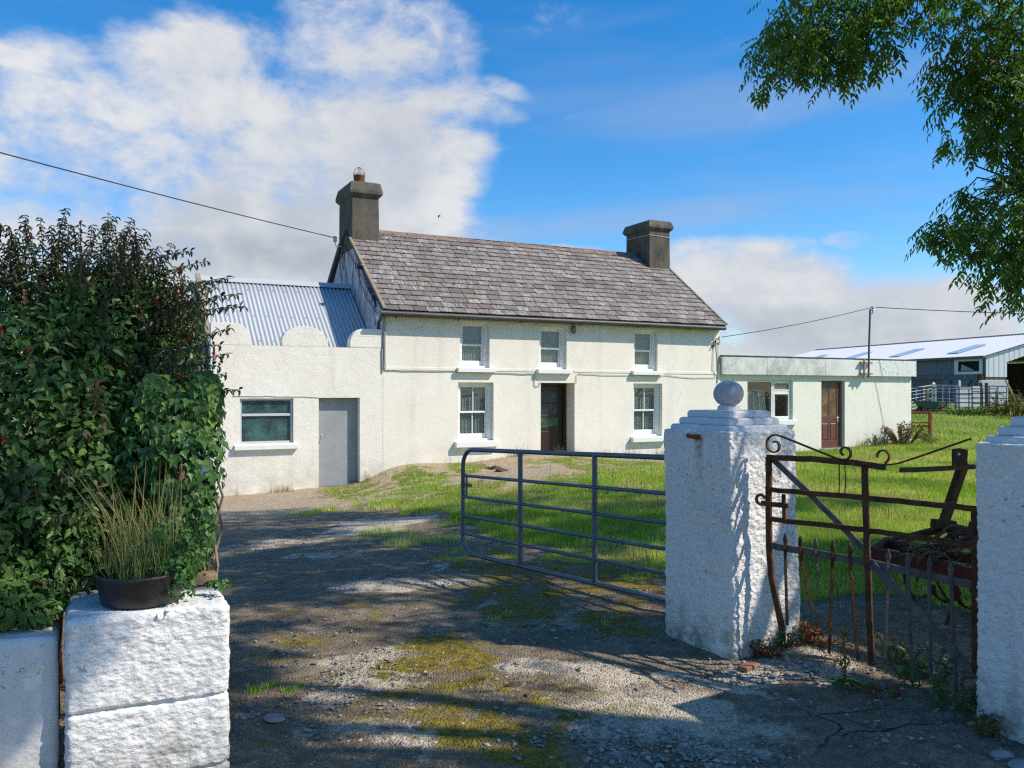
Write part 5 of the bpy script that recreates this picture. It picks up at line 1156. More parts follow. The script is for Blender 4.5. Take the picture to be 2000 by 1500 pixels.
b = MB(); frame_ = ((.35, 1.9),); b.box(-.16, -.09, .12, .34, 2.75, 3.75); b.box(-.16, -.09, 2.0, 2.3, 2.75, 3.75); b.box(-.16, -.09, .34, 2.0, 2.75, 2.92); b.box(-.16, -.09, .34, 2.0, 3.58, 3.75); bw = b.build('window', M['barn_gable'], barn)
MB().box(-.12, -.09, .34, 2.0, 2.92, 3.58).build('pane', M['void'], bw); MB().prism([(.7, 2.98), (1.8, 2.98), (1.75, 3.4)], -.135, -.122, 'x').build('torn_sheet', m_plain('torn_sheet', (.32, .36, .28), .8, .2), bw)
b = MB(); b.box(-.14, 0, .5, 3.3, .4, 2.45); bd = b.build('door', M['barn_clad'], barn)
b = MB(); b.bar((-.18, 2.2, .5), (-.18, .9, 2.4), .05, .14, (1, 0, 0)); b.bar((-.18, 2.6, .5), (-.18, 2.6, 2.4), .05, .12, (1, 0, 0)); b.build('door_brace', M['gutter'], bd)
b = MB(); b.box(-.2, 0, .05, .3, .3, 2.7); b.build('door_post', M['rust_bright'], barn); b = MB(); b.box(-.12, 0, .5, 8.5, 2.46, 2.74); b.build('lintel', M['barn_wall'], barn)
b = MB(); b.tube([(-.6, 7.2, .5), (-.6, 7.2, 2.2), (-.75, 7.5, 2.9)], .05, 6); b.build('feed_pipe', M['galv_dark'], barn, smooth=True)
# red frame by the extension
rf_ = sight(1780, 867, 29.3); rz_ = gz(rf_.x, rf_.y); rd = thing('red_frame', (rf_.x, rf_.y, rz_), 0, 'rust red box section stock frame standing at the end of the extension', 'frame')
b = MB(); b.bar((-.6, .1, .93), (.66, -.05, .93), .09, .09); b.bar((.62, -.05, -.1), (.62, -.05, .975), .09, .10, (0, 1, 0)); b.bar((-.6, .1, -.1), (-.6, .1, .97), .09, .09, (0, 1, 0)); b.build('frame', m_rust('orange_red_paint', (.16, .04, .02), (.36, .12, .055), 5), rd, bevel=.008)
b = MB(); b.bar((-.6, .09, .45), (.6, -.05, .45), .05, .06); b.bar((-.6, .09, .57), (.6, -.05, .57), .04, .04)
for k in range(4): b.bar((-.2 + .17 * k, .02, .22), (-.05 + .17 * k, .0, .53), .03, .02)
b.build('lower_rail', M['rust_bright'], rd)
# timber props and sticks by the shed
p = sight(1964, 742, 40.5); q = sight(1999, 790, 39.0); tag(MB().bar(p, Vector((q.x, q.y, gz(q.x, q.y))), .07, .07).build('timber_prop', M['wood'], bevel=.006), 'pale long pole leaning against the open corner of the barn', 'pole')
# ------------------------------------------------------------------ fuchsia, ivy, tub
def dirs(n): return unit(rng.normal(0, 1, (n, 3)))
def tube_np(mb, pts, r0, r1): mb.tube(pts, [r0 + (r1 - r0) * i / (len(pts) - 1) for i in range(len(pts))], 5)

ELL = [(-2.75, 4.50, 1.45, 1.02, .85, .92), (-3.6, 4.4, 1.45, .9, .85, .92), (-2.03, 4.15, 1.15, .42, .5, .55), (-2.08, 4.45, 1.90, .42, .5, .40), (-2.6, 3.68, .98, .85, .40, .42), (-2.45, 3.42, .80, .62, .26, .17), (-2.35, 4.0, 1.5, .6, .45, .6)]
bush = thing('fuchsia_bush', (-2.6, 4.3, 0), 0, 'large dark fuchsia bush with red hanging flowers behind the roadside wall', 'bush')
boff = np.array([-2.6, 4.3, 0])
def shell_points(n, ells, thick=.42):
    out = []
    while sum(len(a) for a in out) < n:
        e = np.array(ells)[rng.integers(0, len(ells), n)]; d = dirs(n); r_ = 1 - thick * rng.random(n) ** 1.4
        wob = 1 + .22 * (fbm(d[:, 0] * 3 + e[:, 0], d[:, 2] * 3 + e[:, 1], 5, 3) - .5) * 2
        p = e[:, :3] + d * e[:, 3:] * (r_ * wob)[:, None]
        ins = np.zeros(n)
        for q in ells: ins = np.maximum(ins, (((p - np.array(q[:3])) / np.array(q[3:])) ** 2).sum(1) < (1 - thick) ** 2)
        k = (ins < .5) & (p[:, 2] > .12); out.append(np.concatenate([p[k], d[k]], 1))
    a = np.concatenate(out)[:n]; return a[:, :3], a[:, 3:]
def build_bush():
    n = 62000; P, Nn = shell_points(n, ELL, .55)
    wall = (P[:, 2] < .66) & (P[:, 1] < 3.62 + .5 * (P[:, 0] + 2.0)); P, Nn = P[~wall], Nn[~wall]; n = len(P)
    # sit the leaves in clumps
    D = unit(Nn * .5 + dirs(n) * .8 + np.array([0, 0, -.45])); U = unit(Nn + np.array([0, -.1, .65]) + dirs(n) * .55)
    big = fbm(P[:, 0] * 2.2, P[:, 2] * 2.2 + P[:, 1], 7, 3); L = (.030 + .028 * rng.random(n)) * (.75 + .6 * big); W = L * (.48 + .12 * rng.random(n))
    V1, F1 = leaf_arrays(P - boff, D, U, L, W * 1.05, OVAL, .35, .25)
    tone = np.clip(.12 + .75 * fbm(P[:, 0] * 4, P[:, 2] * 4, 17, 3) * rng.random(n) * 1.7, 0, .94); k = rng.random(n); tone = np.where(k > .993, rng.random(n) * .05 + .95, tone)
    np_mesh('foliage', [(V1, F1)], M['fuchsia'], bush, rnd=np.repeat(tone, 2))
    # arching sprays that break the outline
    tips = [(48, 420, 4.1), (78, 425, 4.3), (122, 428, 4.2), (144, 441, 4.0), (130, 407, 4.4), (211, 418, 4.2), (258, 428, 4.2), (288, 466, 4.1), (336, 476, 4.2), (373, 490, 4.1), (442, 542, 4.0), (477, 598, 3.9), (419, 590, 4.1), (467, 761, 3.9), (430, 674, 3.9), (395, 640, 4.1), (405, 560, 4.2), (20, 450, 4.1), (350, 520, 4.3), (240, 450, 4.4), (180, 440, 4.3), (300, 490, 4.4), (-40, 440, 4.2), (390, 600, 4.2), (412, 612, 4.0), (380, 700, 3.9), (410, 720, 4.1), (100, 440, 4.5), (450, 640, 4.0), (428, 715, 3.9), (445, 690, 4.0), (420, 560, 4.1), (462, 575, 4.0), (405, 510, 4.2), (440, 730, 4.0)]
    stems = MB(); lp_, ld, lu, ll = [], [], [], []; flw = []
    def spray(base, tip, arch):
        base, tip = Vector(base), Vector(tip); n_ = max(6, int((tip - base).length / .022)); mid = (base + tip) / 2 + Vector((0, 0, arch)) + Vector(tuple(rng.normal(0, .03, 3)))
        pts = [base * (1 - t) ** 2 + mid * 2 * t * (1 - t) + tip * t * t for t in [i / n_ for i in range(n_ + 1)]]
        stems.tube([p - Vector(boff) for p in pts[::2] + [pts[-1]]], [.0045 - .003 * i / (len(pts[::2])) for i in range(len(pts[::2]) + 1)], 5)
        for i, p in enumerate(pts[1:], 1):
            t = (pts[i] - pts[i - 1]).normalized(); s = t.cross(Vector((0, 0, 1))); s = s.normalized() if s.length > .1 else Vector((1, 0, 0)); up = s.cross(t)
            if i % 2: s, up = up, -s
            for sg in (-1, 1):
                lp_.append(p); ld.append(s * sg * .9 + t * .45 + Vector((0, 0, -.55)) + Vector(tuple(rng.normal(0, .22, 3)))); lu.append(t * .3 + Vector((0, 0, 1)) + Vector(tuple(rng.normal(0, .2, 3)))); ll.append((.040 + .018 * rng.random()) * (1.0 - .35 * i / n_))
            if i > n_ * .35 and rng.random() < .045: flw.append(p + s * .01)
    for px, py, Y in tips:
        tip = sight(px, py, Y); base = Vector((tip.x * .62 - 2.45 * .38, 4.35, max(1.15, tip.z - .62 - .35 * random.random()))) if px < 360 else Vector((-2.15, 4.3, tip.z - .22)); spray(base, tip, .10 if px > 360 else .16)
    for k in range(90):
        px = rng.uniform(-60, 400); top = np.interp(px, [-60, 60, 250, 330, 400], [470, 455, 445, 500, 600]); tip = sight(px, top + rng.uniform(-25, 70), rng.uniform(4.0, 4.9)); b_ = tip + Vector((rng.uniform(-.30, .12), rng.uniform(-.15, .25), -.30 - .22 * rng.random())); spray(b_, tip, rng.uniform(.02, .14))
    for k in range(190):
        e = ELL[int(rng.integers(0, len(ELL)))]; d = dirs(1)[0]; d[2] = abs(d[2]) * 1.2 + (.15 if e[2] > 1.2 else -.1); d[1] -= .25; d /= np.linalg.norm(d)
        base = Vector(tuple(np.array(e[:3]) + d * np.array(e[3:]) * .7)); tip = Vector(tuple(np.array(e[:3]) + d * np.array(e[3:]) * (1.0 + .14 * rng.random()) + np.array([0, 0, .05])))
        if tip.z > .85 and not (tip.z < 1.7 and tip.x > -1.75): spray(base, tip, .08)
    lp_, ld, lu, ll = (np.array([tuple(v) for v in a]) if a is not ll else np.array(ll) for a in (lp_, ld, lu, ll))
    V, Fc = leaf_arrays(lp_ - boff, ld, lu, ll, ll * .5, OVAL, .35, .4); k = len(ll)
    np_mesh('spray_leaves', [(V, Fc)], M['fuchsia_tip'], bush, rnd=np.repeat(rng.random(k), 2))
    for k in range(46):
        a = rng.random() * 6.28; b0 = Vector((-2.7 + 1.1 * math.cos(a) * rng.random(), 4.4 + .4 * math.sin(a), .0)); t_ = b0 + Vector((random.uniform(-.5, .12), random.uniform(-.3, .2), random.uniform(1.1, 2.0))); stems.tube([v - Vector(boff) for v in (b0, (b0 + t_) / 2 + Vector((.06, 0, .05)), t_)], [.012, .008, .004], 5)
    stems.build('stem', M['stem'], bush)
    # flowers: one mesh, hung as separate parts
    fb = MB(); fb.tube([(0, 0, 0), (.002, 0, -.022)], .0012, 4); fb.lathe([(.002, -.020), (.006, -.026), (.0055, -.038), (.007, -.043)], (.002, 0, 0), 6)
    for i in range(4):
        a = i * 1.57; c, s = math.cos(a), math.sin(a); fb.add([(.002, 0, -.040), (.002 + c * .014 - s * .005, s * .014 + c * .005, -.052), (.002 + c * .026, s * .026, -.064), (.002 + c * .014 + s * .005, s * .014 - c * .005, -.052)], [(0, 1, 2, 3)])
    fb.lathe([(.005, -.042), (.009, -.052), (.007, -.062), (.0, -.062)], (.002, 0, 0), 6); fb.tube([(.002, 0, -.06), (.003, .002, -.085)], .001, 4)
    me = None
    extra, _ = shell_points(70, ELL, .03); cand = [Vector(tuple(p)) for p in extra if p[1] < 4.5 and p[2] > .75][:34]
    for p in flw[:40] + cand:
        if me is None: o = fb.build('flower', M['flower'], bush); me = o.data
        else: o = bpy.data.objects.new('flower', me); C.objects.link(o); o.parent = bush
        o.location = p - Vector(boff); o.scale = [random.uniform(.55, .85)] * 3; o.rotation_euler = (random.uniform(-.3, .3), random.uniform(-.3, .3), random.random() * 6)
    # a dead brown sprig caught in the bush
    P = np.array([tuple(sight(595 / 3.125, 380 + (1110 + 210 * t) / 3.125, 3.42)) for t in rng.random(26)]); k = 26
    V, Fc = leaf_arrays(P - boff, dirs(k) + np.array([0, 0, -.9]), dirs(k), np.full(k, .04), np.full(k, .02), OVAL, .4, .5); np_mesh('dead_sprig', [(V, Fc)], M['weed_brown'], bush, rnd=np.repeat(rng.random(k) * .6, 2))
build_bush()

ivy = thing('ivy', (-1.5, 3.9, 0), 0, 'glossy green ivy with broad leaves climbing over the bush end by the drive', 'ivy')
ioff2 = np.array([-1.5, 3.9, 0])
def build_ivy():
    E2 = [(-1.44, 3.95, 1.62, .07, .10, .14), (-1.66, 3.92, 1.64, .08, .10, .10), (-1.56, 3.95, 1.48, .19, .24, .18), (-1.50, 3.88, 1.30, .17, .22, .24), (-1.47, 3.86, 1.02, .09, .16, .26), (-1.68, 3.98, 1.42, .2, .2, .28)]
    n = 2500; P, Nn = shell_points(n, E2, .35); D = unit(Nn * .35 + dirs(n) * .45 + np.array([0, -.1, -.9])); U = unit(Nn + dirs(n) * .35 + np.array([0, -.35, .35])); L = .020 + .038 * rng.random(n) ** 1.2
    V, Fc = leaf_arrays(P - ioff2, D, U, L, L * .98, IVY, .18, .2)
    hi = np.clip((P[:, 2] - 1.35) * 1.2, 0, .35); tone = np.clip(.25 + .5 * rng.random(n) + hi * rng.random(n) * 1.6, 0, 1)
    # scattered ivy through the rest of the bush
    m = 800; P2, N2 = shell_points(m, ELL, .03); k2 = (P2[:, 1] < 4.3) & (P2[:, 2] < 1.55) & (P2[:, 2] > .72) & (fbm(P2[:, 0] * 3.5, P2[:, 2] * 3.5, 51, 3) > .50); P2, N2 = P2[k2], N2[k2]; m = len(P2)
    D2 = unit(N2 * .3 + dirs(m) * .4 + np.array([0, -.2, -.9])); U2 = unit(N2 + dirs(m) * .35 + np.array([0, -.3, .35])); L2 = .035 + .04 * rng.random(m); V2, F2 = leaf_arrays(P2 + N2 * .04 - ioff2, D2, U2, L2, L2 * .9, IVY, .18, .2)
    # small leaved trails down over the tub and the pillar top
    T = []
    for k in range(26):
        a = np.array([-1.47 + .13 * random.random(), 3.48 + .24 * random.random(), .98 + .14 * random.random()]); e = a + np.array([random.uniform(-.04, .10), -.16 * random.random() - .04, -.24 * random.random() - .04]); e[2] = max(e[2], .795)
        for t in np.linspace(0, 1, 26): T.append(a * (1 - t) + e * t + rng.normal(0, .012, 3))
    for k in range(5):
        a = np.array([-1.34 + .05 * random.random(), 3.62, .825]); e = a + np.array([.12 * random.random() + .02, random.uniform(-.10, .08), .0])
        for t in np.linspace(0, 1, 9): T.append(a * (1 - t) + e * t + rng.normal(0, .006, 3))
    T = np.array(T); m3 = len(T); D3 = dirs(m3) + np.array([.1, -.5, -.7]); U3 = np.array([0, -.7, .5]) + dirs(m3) * .4; L3 = .016 + .014 * rng.random(m3); V3, F3 = leaf_arrays(T - ioff2, D3, U3, L3, L3, IVY, .15, .2)
    np_mesh('foliage', [(V, Fc), (V2, F2), (V3, F3)], M['ivy'], ivy, rnd=np.concatenate([np.repeat(tone, 2), np.repeat(np.clip(.2 + .65 * rng.random(m), 0, 1), 2), np.repeat(.25 + .6 * rng.random(m3), 2)]))
    b = MB()
    for k in range(16):
        p = Vector((-1.50 + random.uniform(-.10, .08), 3.95 + random.uniform(-.1, .1), .35)); pts = [p + Vector((random.uniform(-.05, .05), random.uniform(-.05, .05), .16 * i)) for i in range(7)]; b.tube([q - Vector(ioff2) for q in pts], .006, 5)
    b.build('stem', M['wood'], ivy)
build_ivy()
# tub with dry grass
M['tubgrass'] = m_leaf('tub_grass', [(0, (0.09, 0.17, 0.035)), (0.5, (0.20, 0.28, 0.07)), (0.75, (0.36, 0.33, 0.13)), (1, (0.50, 0.40, 0.19))], 0.55, 0.3, 0.25, (1, 0.95, 0.5))
tc = Vector((-1.545, 3.50, .778))
tub = thing('tub_planter', tc, 0, 'black rubber tub full of dry grass on the low rock faced pillar', 'planter')
b = MB(); b.lathe([(.165, 0), (.178, .01), (.192, .08), (.200, .135), (.208, .142), (.206, .150), (.194, .150), (.186, .10), (.185, .09)], (0, 0, 0), 40); b.build('bucket', M['tub'], tub, smooth=True); tub.scale = (.86, .86, .85)
b = MB(); b.lathe([(.184, .095), (.10, .115), (.0, .12)], (0, 0, 0), 24); b.build('soil', M['clod'], tub, smooth=True)
b = MB(); b.tube([(-.19, -.06, .12), (-.225, -.075, .125), (-.23, -.10, .09), (-.20, -.10, .06)], .009, 6); b.build('handle', M['black'], tub, smooth=True)
def grass_clump(name, c, rad, n, h, label, mat, wd=.004, lean=.6, cat='grass'):
    a = rng.random(n) * 6.283; r_ = rad * np.sqrt(rng.random(n)); P = np.stack([r_ * np.cos(a), r_ * np.sin(a), np.zeros(n)], 1); ln = lean * rng.random(n) ** 1.3; a2 = a + rng.normal(0, .8, n)
    D = np.stack([np.cos(a2) * ln, np.sin(a2) * ln, np.ones(n)], 1); U = np.stack([np.cos(a2), np.sin(a2), -ln], 1) + rng.normal(0, .3, (n, 3)); L = h * (.35 + .8 * rng.random(n)); V, Fc = blade_arrays(P, D, U, L, np.full(n, wd), [(0, .5), (.35, .5), (.7, .32), (1, .06)], .55)
    o = np_mesh(name, [(V, Fc)], mat, rnd=np.repeat(rng.random(n), 3)); o.location = c; return tag(o, label, cat)
grass_clump('tub_grass', tc + Vector((0, .02, .095)), .140, 460, .27, 'tuft of green and straw coloured grass growing in the black tub', M['tubgrass'], .0030, 1.1)
b = MB()
for k in range(40):
    p = tc + Vector((random.uniform(-.12, .12), random.uniform(-.08, .10), .11)); q = p + Vector((random.uniform(-.30, .10), random.uniform(-.05, .1), random.uniform(.25, .50))); b.tube([p, (p + q) / 2 + Vector((.02, 0, .03)), q], [.0022, .0018, .0008], 4)
tag(b.build('dry_stalk', M['straw']), 'long dry stalks fanning out above the black tub', 'plant'); bpy.data.objects['dry_stalk']['kind'] = 'stuff'
b = MB(); p = [sight(352, y, 3.62) for y in (1005, 1030, 1060, 1090)]; b.tube([p[0], p[1] + Vector((.006, 0, 0)), p[2], p[3] + Vector((.012, 0, 0))], .006, 6); tag(b.build('blue_cord', M['rope'], smooth=True), 'short blue cord hanging in the ivy above the tub', 'cord')
b = MB(); b.box(-.07, .05, -.045, .045, 0, .045); o = b.build('wood_offcut', M['wood'], bevel=.005); o.location = (-1.39, 3.80, .785); o.rotation_euler = (0, 0, .5); tag(o, 'weathered wood offcut lying on the low rock faced pillar', 'wood')

# ------------------------------------------------------------------ weeds by the gate and the extension
def leafy(name, c, rad, h, n, mat, label, ll=.035, cat='plant', lean=.8, shape=LANCE, group=None, stems_n=14, smat='weed_brown'):
    t = thing(name, c, 0, label, cat, group); b = MB(); P, D, U = [], [], []
    for k in range(stems_n):
        a = rng.random() * 6.28; r_ = rad * math.sqrt(rng.random()); p0 = Vector((r_ * .5 * math.cos(a), r_ * .5 * math.sin(a), -.01)); p1 = Vector((r_ * math.cos(a) * (1 + lean * .3), r_ * math.sin(a) * (1 + lean * .3), h * (.45 + .55 * rng.random()))); m_ = (p0 + p1) / 2 + Vector((0, 0, h * .12)); b.tube([p0, m_, p1], [.004 * h / .3 + .0015, .003, .0012], 4)
        for i in range(n // stems_n):
            u = .15 + .85 * rng.random(); q = p0 * (1 - u) ** 2 + m_ * 2 * u * (1 - u) + p1 * u * u; P.append(tuple(q)); d = dirs(1)[0]; d[2] = d[2] * .5 + .15; D.append(d); U.append(dirs(1)[0] * .6 + np.array([0, 0, 1]))
    b.build('stem', M[smat], t); n2 = len(P); L = ll * (.5 + .8 * rng.random(n2)); V, Fc = leaf_arrays(np.array(P), np.array(D), np.array(U), L, L * .55, shape, .3, .25); np_mesh('foliage', [(V, Fc)], M[mat], t, rnd=np.repeat(rng.random(n2), 2)); return t
def onground(px, py): x, y = gpt(px, py); return (x, y, gz(x, y))
for px, py, rad, h, n, mat, lab, ll in [(1485, 1278, .09, .10, 130, 'weed_red', 'reddish creeping weed against the foot of the ball topped pillar', .03), (1515, 1284, .06, .07, 70, 'weed_red', 'small red weed in the pebbles by the ball topped pillar', .028), (1575, 1248, .13, .13, 260, 'weed_red', 'bright red and yellow weed at the back corner of the ball topped pillar', .032), (1605, 1262, .08, .08, 90, 'weed_red', 'low red weed on the slab behind the wrought iron gate', .028),
                               (1533, 1262, .05, .12, 60, 'weed_green', 'small green weed touching the pillar below the gate latch', .035), (1718, 1358, .10, .05, 80, 'weed_red', 'dark red weed in the shade outside the wrought iron gate', .035), (1800, 1330, .20, .22, 260, 'weed_green', 'green weeds in shade under the wrought iron gate', .04), (1870, 1390, .16, .16, 200, 'weed_green', 'green weeds in shade by the shaded gate pillar', .035), (1760, 1290, .16, .16, 160, 'weed_brown', 'dry brown weeds under the gate spikes', .03),
                               (1930, 1440, .07, .12, 70, 'weed_brown', 'brown weed at the foot of the shaded gate pillar', .04)]:
    leafy('weed', onground(px, py), rad, h, n, M and mat, lab, ll, 'weed', group='weeds in the gateway')
# thistle stalk
tp = Vector(onground(1649, 1345)); th = thing('thistle', tp, 0, 'tall withered thistle stalk standing in front of the wrought iron gate', 'weed')
b = MB(); b.tube([(0, 0, 0), (.006, 0, .13), (-.004, 0, .26), (.004, 0, .36)], [.007, .006, .005, .003], 6)
for z, dx in ((.10, .05), (.15, -.05), (.20, .07), (.24, -.045), (.29, .05), (.33, -.04)): b.tube([(0, 0, z), (dx * .6, .01, z + .03), (dx, 0, z + .025)], [.003, .003, .002], 4)
b.build('stem', M['weed_brown'], th)
k = 60; z = rng.random(k) * .33 + .03; P = np.stack([rng.normal(0, .022, k), rng.normal(0, .02, k), z], 1); V, Fc = leaf_arrays(P, dirs(k) + np.array([0, 0, -.4]), dirs(k), .02 + .03 * rng.random(k), np.full(k, .014), LANCE, .5, .5); np_mesh('leaves', [(V, Fc)], M['weed_brown'], th, rnd=np.repeat(rng.random(k), 2))
k = 9; a = np.linspace(0, 5.6, k); V, Fc = leaf_arrays(np.tile([.01, 0, .05], (k, 1)), np.stack([np.cos(a), np.sin(a) * .6, np.full(k, .12)], 1), np.tile([0, 0, 1.], (k, 1)), .08 + .05 * rng.random(k), np.full(k, .03), LANCE, .3, .5); np_mesh('base_leaves', [(V, Fc)], M['weed_green'], th, rnd=np.repeat(rng.random(k), 2))
# stick on the slab, brick
x, y = gpt(1590, 1290); b = MB(); b.tube([(x - .14, y + .05, gz(x, y) + .02), (x, y, gz(x, y) + .022), (x + .16, y - .07, gz(x, y) + .018)], [.010, .012, .007], 6); tag(b.build('stick', M['wood']), 'grey stick lying on the pale slab by the wrought iron gate', 'stick')
x, y = gpt(1462, 1307); b = MB(); b.box(-.07, .07, -.035, .035, 0, .03); o = b.build('brick', m_concrete('brick_clay', (.20, .10, .06), (.36, .20, .13)), bevel=.006); o.location = (x, y, gz(x, y)); o.rotation_euler = (0, 0, .7); tag(o, 'broken clay brick at the foot of the ball topped pillar', 'brick')
# beds by the extension and rough growth by the pens
leafy('bed_shrub', hw(17.25, -.55, gz(*hw(17.25, -.55)[:2])), .55, .75, 2400, 'bed_shrub', 'reddish brown untidy shrub against the extension wall', .07, 'shrub', stems_n=40)
leafy('bed_plant', hw(16.3, -.35, gz(*hw(16.3, -.35)[:2])), .35, .40, 300, 'weed_green', 'low green plants beside the reddish shrub', .06, 'plant', stems_n=24)
leafy('bed_plant', hw(18.2, -.75, gz(*hw(18.2, -.75)[:2])), .35, .32, 260, 'weed_brown', 'low straggling brown plants at the extension corner', .06, 'plant', stems_n=20)
leafy('pot_plant', sight(1801, 866, 28.6)[:2] + (0,) if False else (*sight(1801, 866, 28.6)[:2], gz(*sight(1801, 866, 28.6)[:2])), .28, .33, 260, 'weed_green', 'bushy green plant beside the rust red frame', .09, 'plant', stems_n=18)
p = sight(1782, 868, 28.3); b = MB()
V, Fc = stones_mesh(np.array([(0, 0, .03), (.3, .1, .03), (-.35, .05, .02), (.12, -.15, .02)]), np.array([.12, .10, .09, .07]), 77); o = np_mesh('rubble', [(V, Fc)], M['stone']); o.location = (p.x, p.y, gz(p.x, p.y)); tag(o, 'small heap of rubble at the extension corner', 'rubble', kind='stuff')
for px, Y, rad, h, n, mat, lab in [(1985, 39.5, 1.1, 1.3, 900, 'weed_brown', 'tall brown dead weeds before the open barn end'), (1955, 40.3, .7, .8, 420, 'weed_brown', 'dark dead weeds at the end of the cattle gates'), (1862, 40.6, .7, .32, 320, 'weed_green', 'green rough weeds under the cattle gates'), (1900, 40.2, .9, .40, 420, 'weed_green', 'green weeds before the white block wall'), (1825, 43.2, .6, .5, 260, 'weed_brown', 'straw coloured weeds behind the wheelbarrow'), (2040, 38.0, 1.4, 1.4, 700, 'weed_brown', 'brown weeds beyond the shaded pillar top')]:
    q = sight(px, 800, Y); leafy('rough_weed', (q.x, q.y, gz(q.x, q.y)), rad, h, n, mat, lab, .13, 'weed', group='rough weeds by the cattle pens', stems_n=40)
# bird
bp = sight(857, 422, 42); bd_ = thing('bird', bp, R(25), 'small dark bird flying above the roof ridge', 'bird')
b = MB(); b.rings([[(x, r_ * math.cos(a), z + r_ * math.sin(a)) for a in np.linspace(0, 5.5, 8)] for x, r_, z in ((-.09, .004, 0), (-.06, .018, .003), (0, .024, .004), (.05, .016, .002), (.085, .003, 0), (.16, .006, 0))])
for sg, zt in ((-1, .06), (1, -.10)):
    b.rings([[(-.03, sg * .015, .006), (.03, sg * .015, .006), (.03, sg * .015, .0), (-.03, sg * .015, .0)], [(-.01, sg * .07, zt * .45 + .006), (.04, sg * .07, zt * .45 + .006), (.04, sg * .07, zt * .45), (-.01, sg * .07, zt * .45)], [(.05, sg * .13, zt + .003), (.06, sg * .13, zt + .003), (.06, sg * .13, zt), (.05, sg * .13, zt)]])
b.build('body', M['bird'], bd_)

# ------------------------------------------------------------------ the ash tree over the gateway
ash = thing('ash_tree', (7.0, 2.6, 0), 0, 'ash tree whose leafy branches hang over the gateway', 'tree')
aoff = np.array([7.0, 2.6, 0.])
SHADE = [(385, 1002), (520, 992), (640, 1000), (760, 1002), (880, 988), (1000, 962), (1120, 955), (1300, 962), (1560, 975), (1640, 972), (1740, 985), (1560, 1002), (1320, 1062), (1560, 1062), (1900, 1045), (2080, 1060), (2150, 1560), (300, 1560), (330, 1150)]
LIT = [(1110, 1362, 160, 45), (785, 1395, 50, 36), (640, 1300, 80, 18), (985, 1372, 80, 22), (745, 1030, 85, 9), (560, 1058, 70, 5), (770, 1143, 95, 9), (650, 1195, 110, 11), (600, 1243, 120, 14), (770, 1292, 165, 34), (905, 1285, 75, 24), (1010, 1118, 110, 13), (1180, 1146, 80, 15), (1250, 1180, 60, 14), (1160, 1325, 130, 22), (1240, 1388, 125, 40), (1340, 1332, 60, 14), (1060, 1392, 60, 16), (720, 1352, 90, 14), (690, 1432, 85, 18), (560, 1300, 70, 9), (810, 1445, 60, 14), (1500, 1288, 100, 28), (1610, 1275, 80, 30), (1250, 1085, 45, 18), (930, 1095, 60, 6), (470, 1245, 40, 12), (1690, 1330, 40, 8)]
SHg = [gpt(*p) for p in SHADE]
def shade_amount(X, Y):
    n1 = fbm(X * 1.9, Y * 1.9, 101, 4) - .5
    s = inpoly(X + .45 * n1, Y + .5 * n1, SHg).astype(float); l = np.zeros(X.shape)
    for px, py, rx, ry in LIT:
        cx, cy = gpt(px, py); _, y1 = gpt(px, py + ry); sx = rx * cy / F_PX + .17; sy = max(cy - y1, .04) + .18; d = ((X + .35 * n1 - cx) / sx) ** 2 + ((Y + .35 * n1 - cy) / sy) ** 2; l = np.maximum(l, np.clip(1.9 - 1.25 * d, 0, 1))
    fine = fbm(X * 2.6, Y * 2.6, 111, 3)
    return s * (1 - l) * np.clip(.10 + 3.6 * (fine - .36) + .5 * ((X > 1.5) & (Y < 8)), .0, 1)
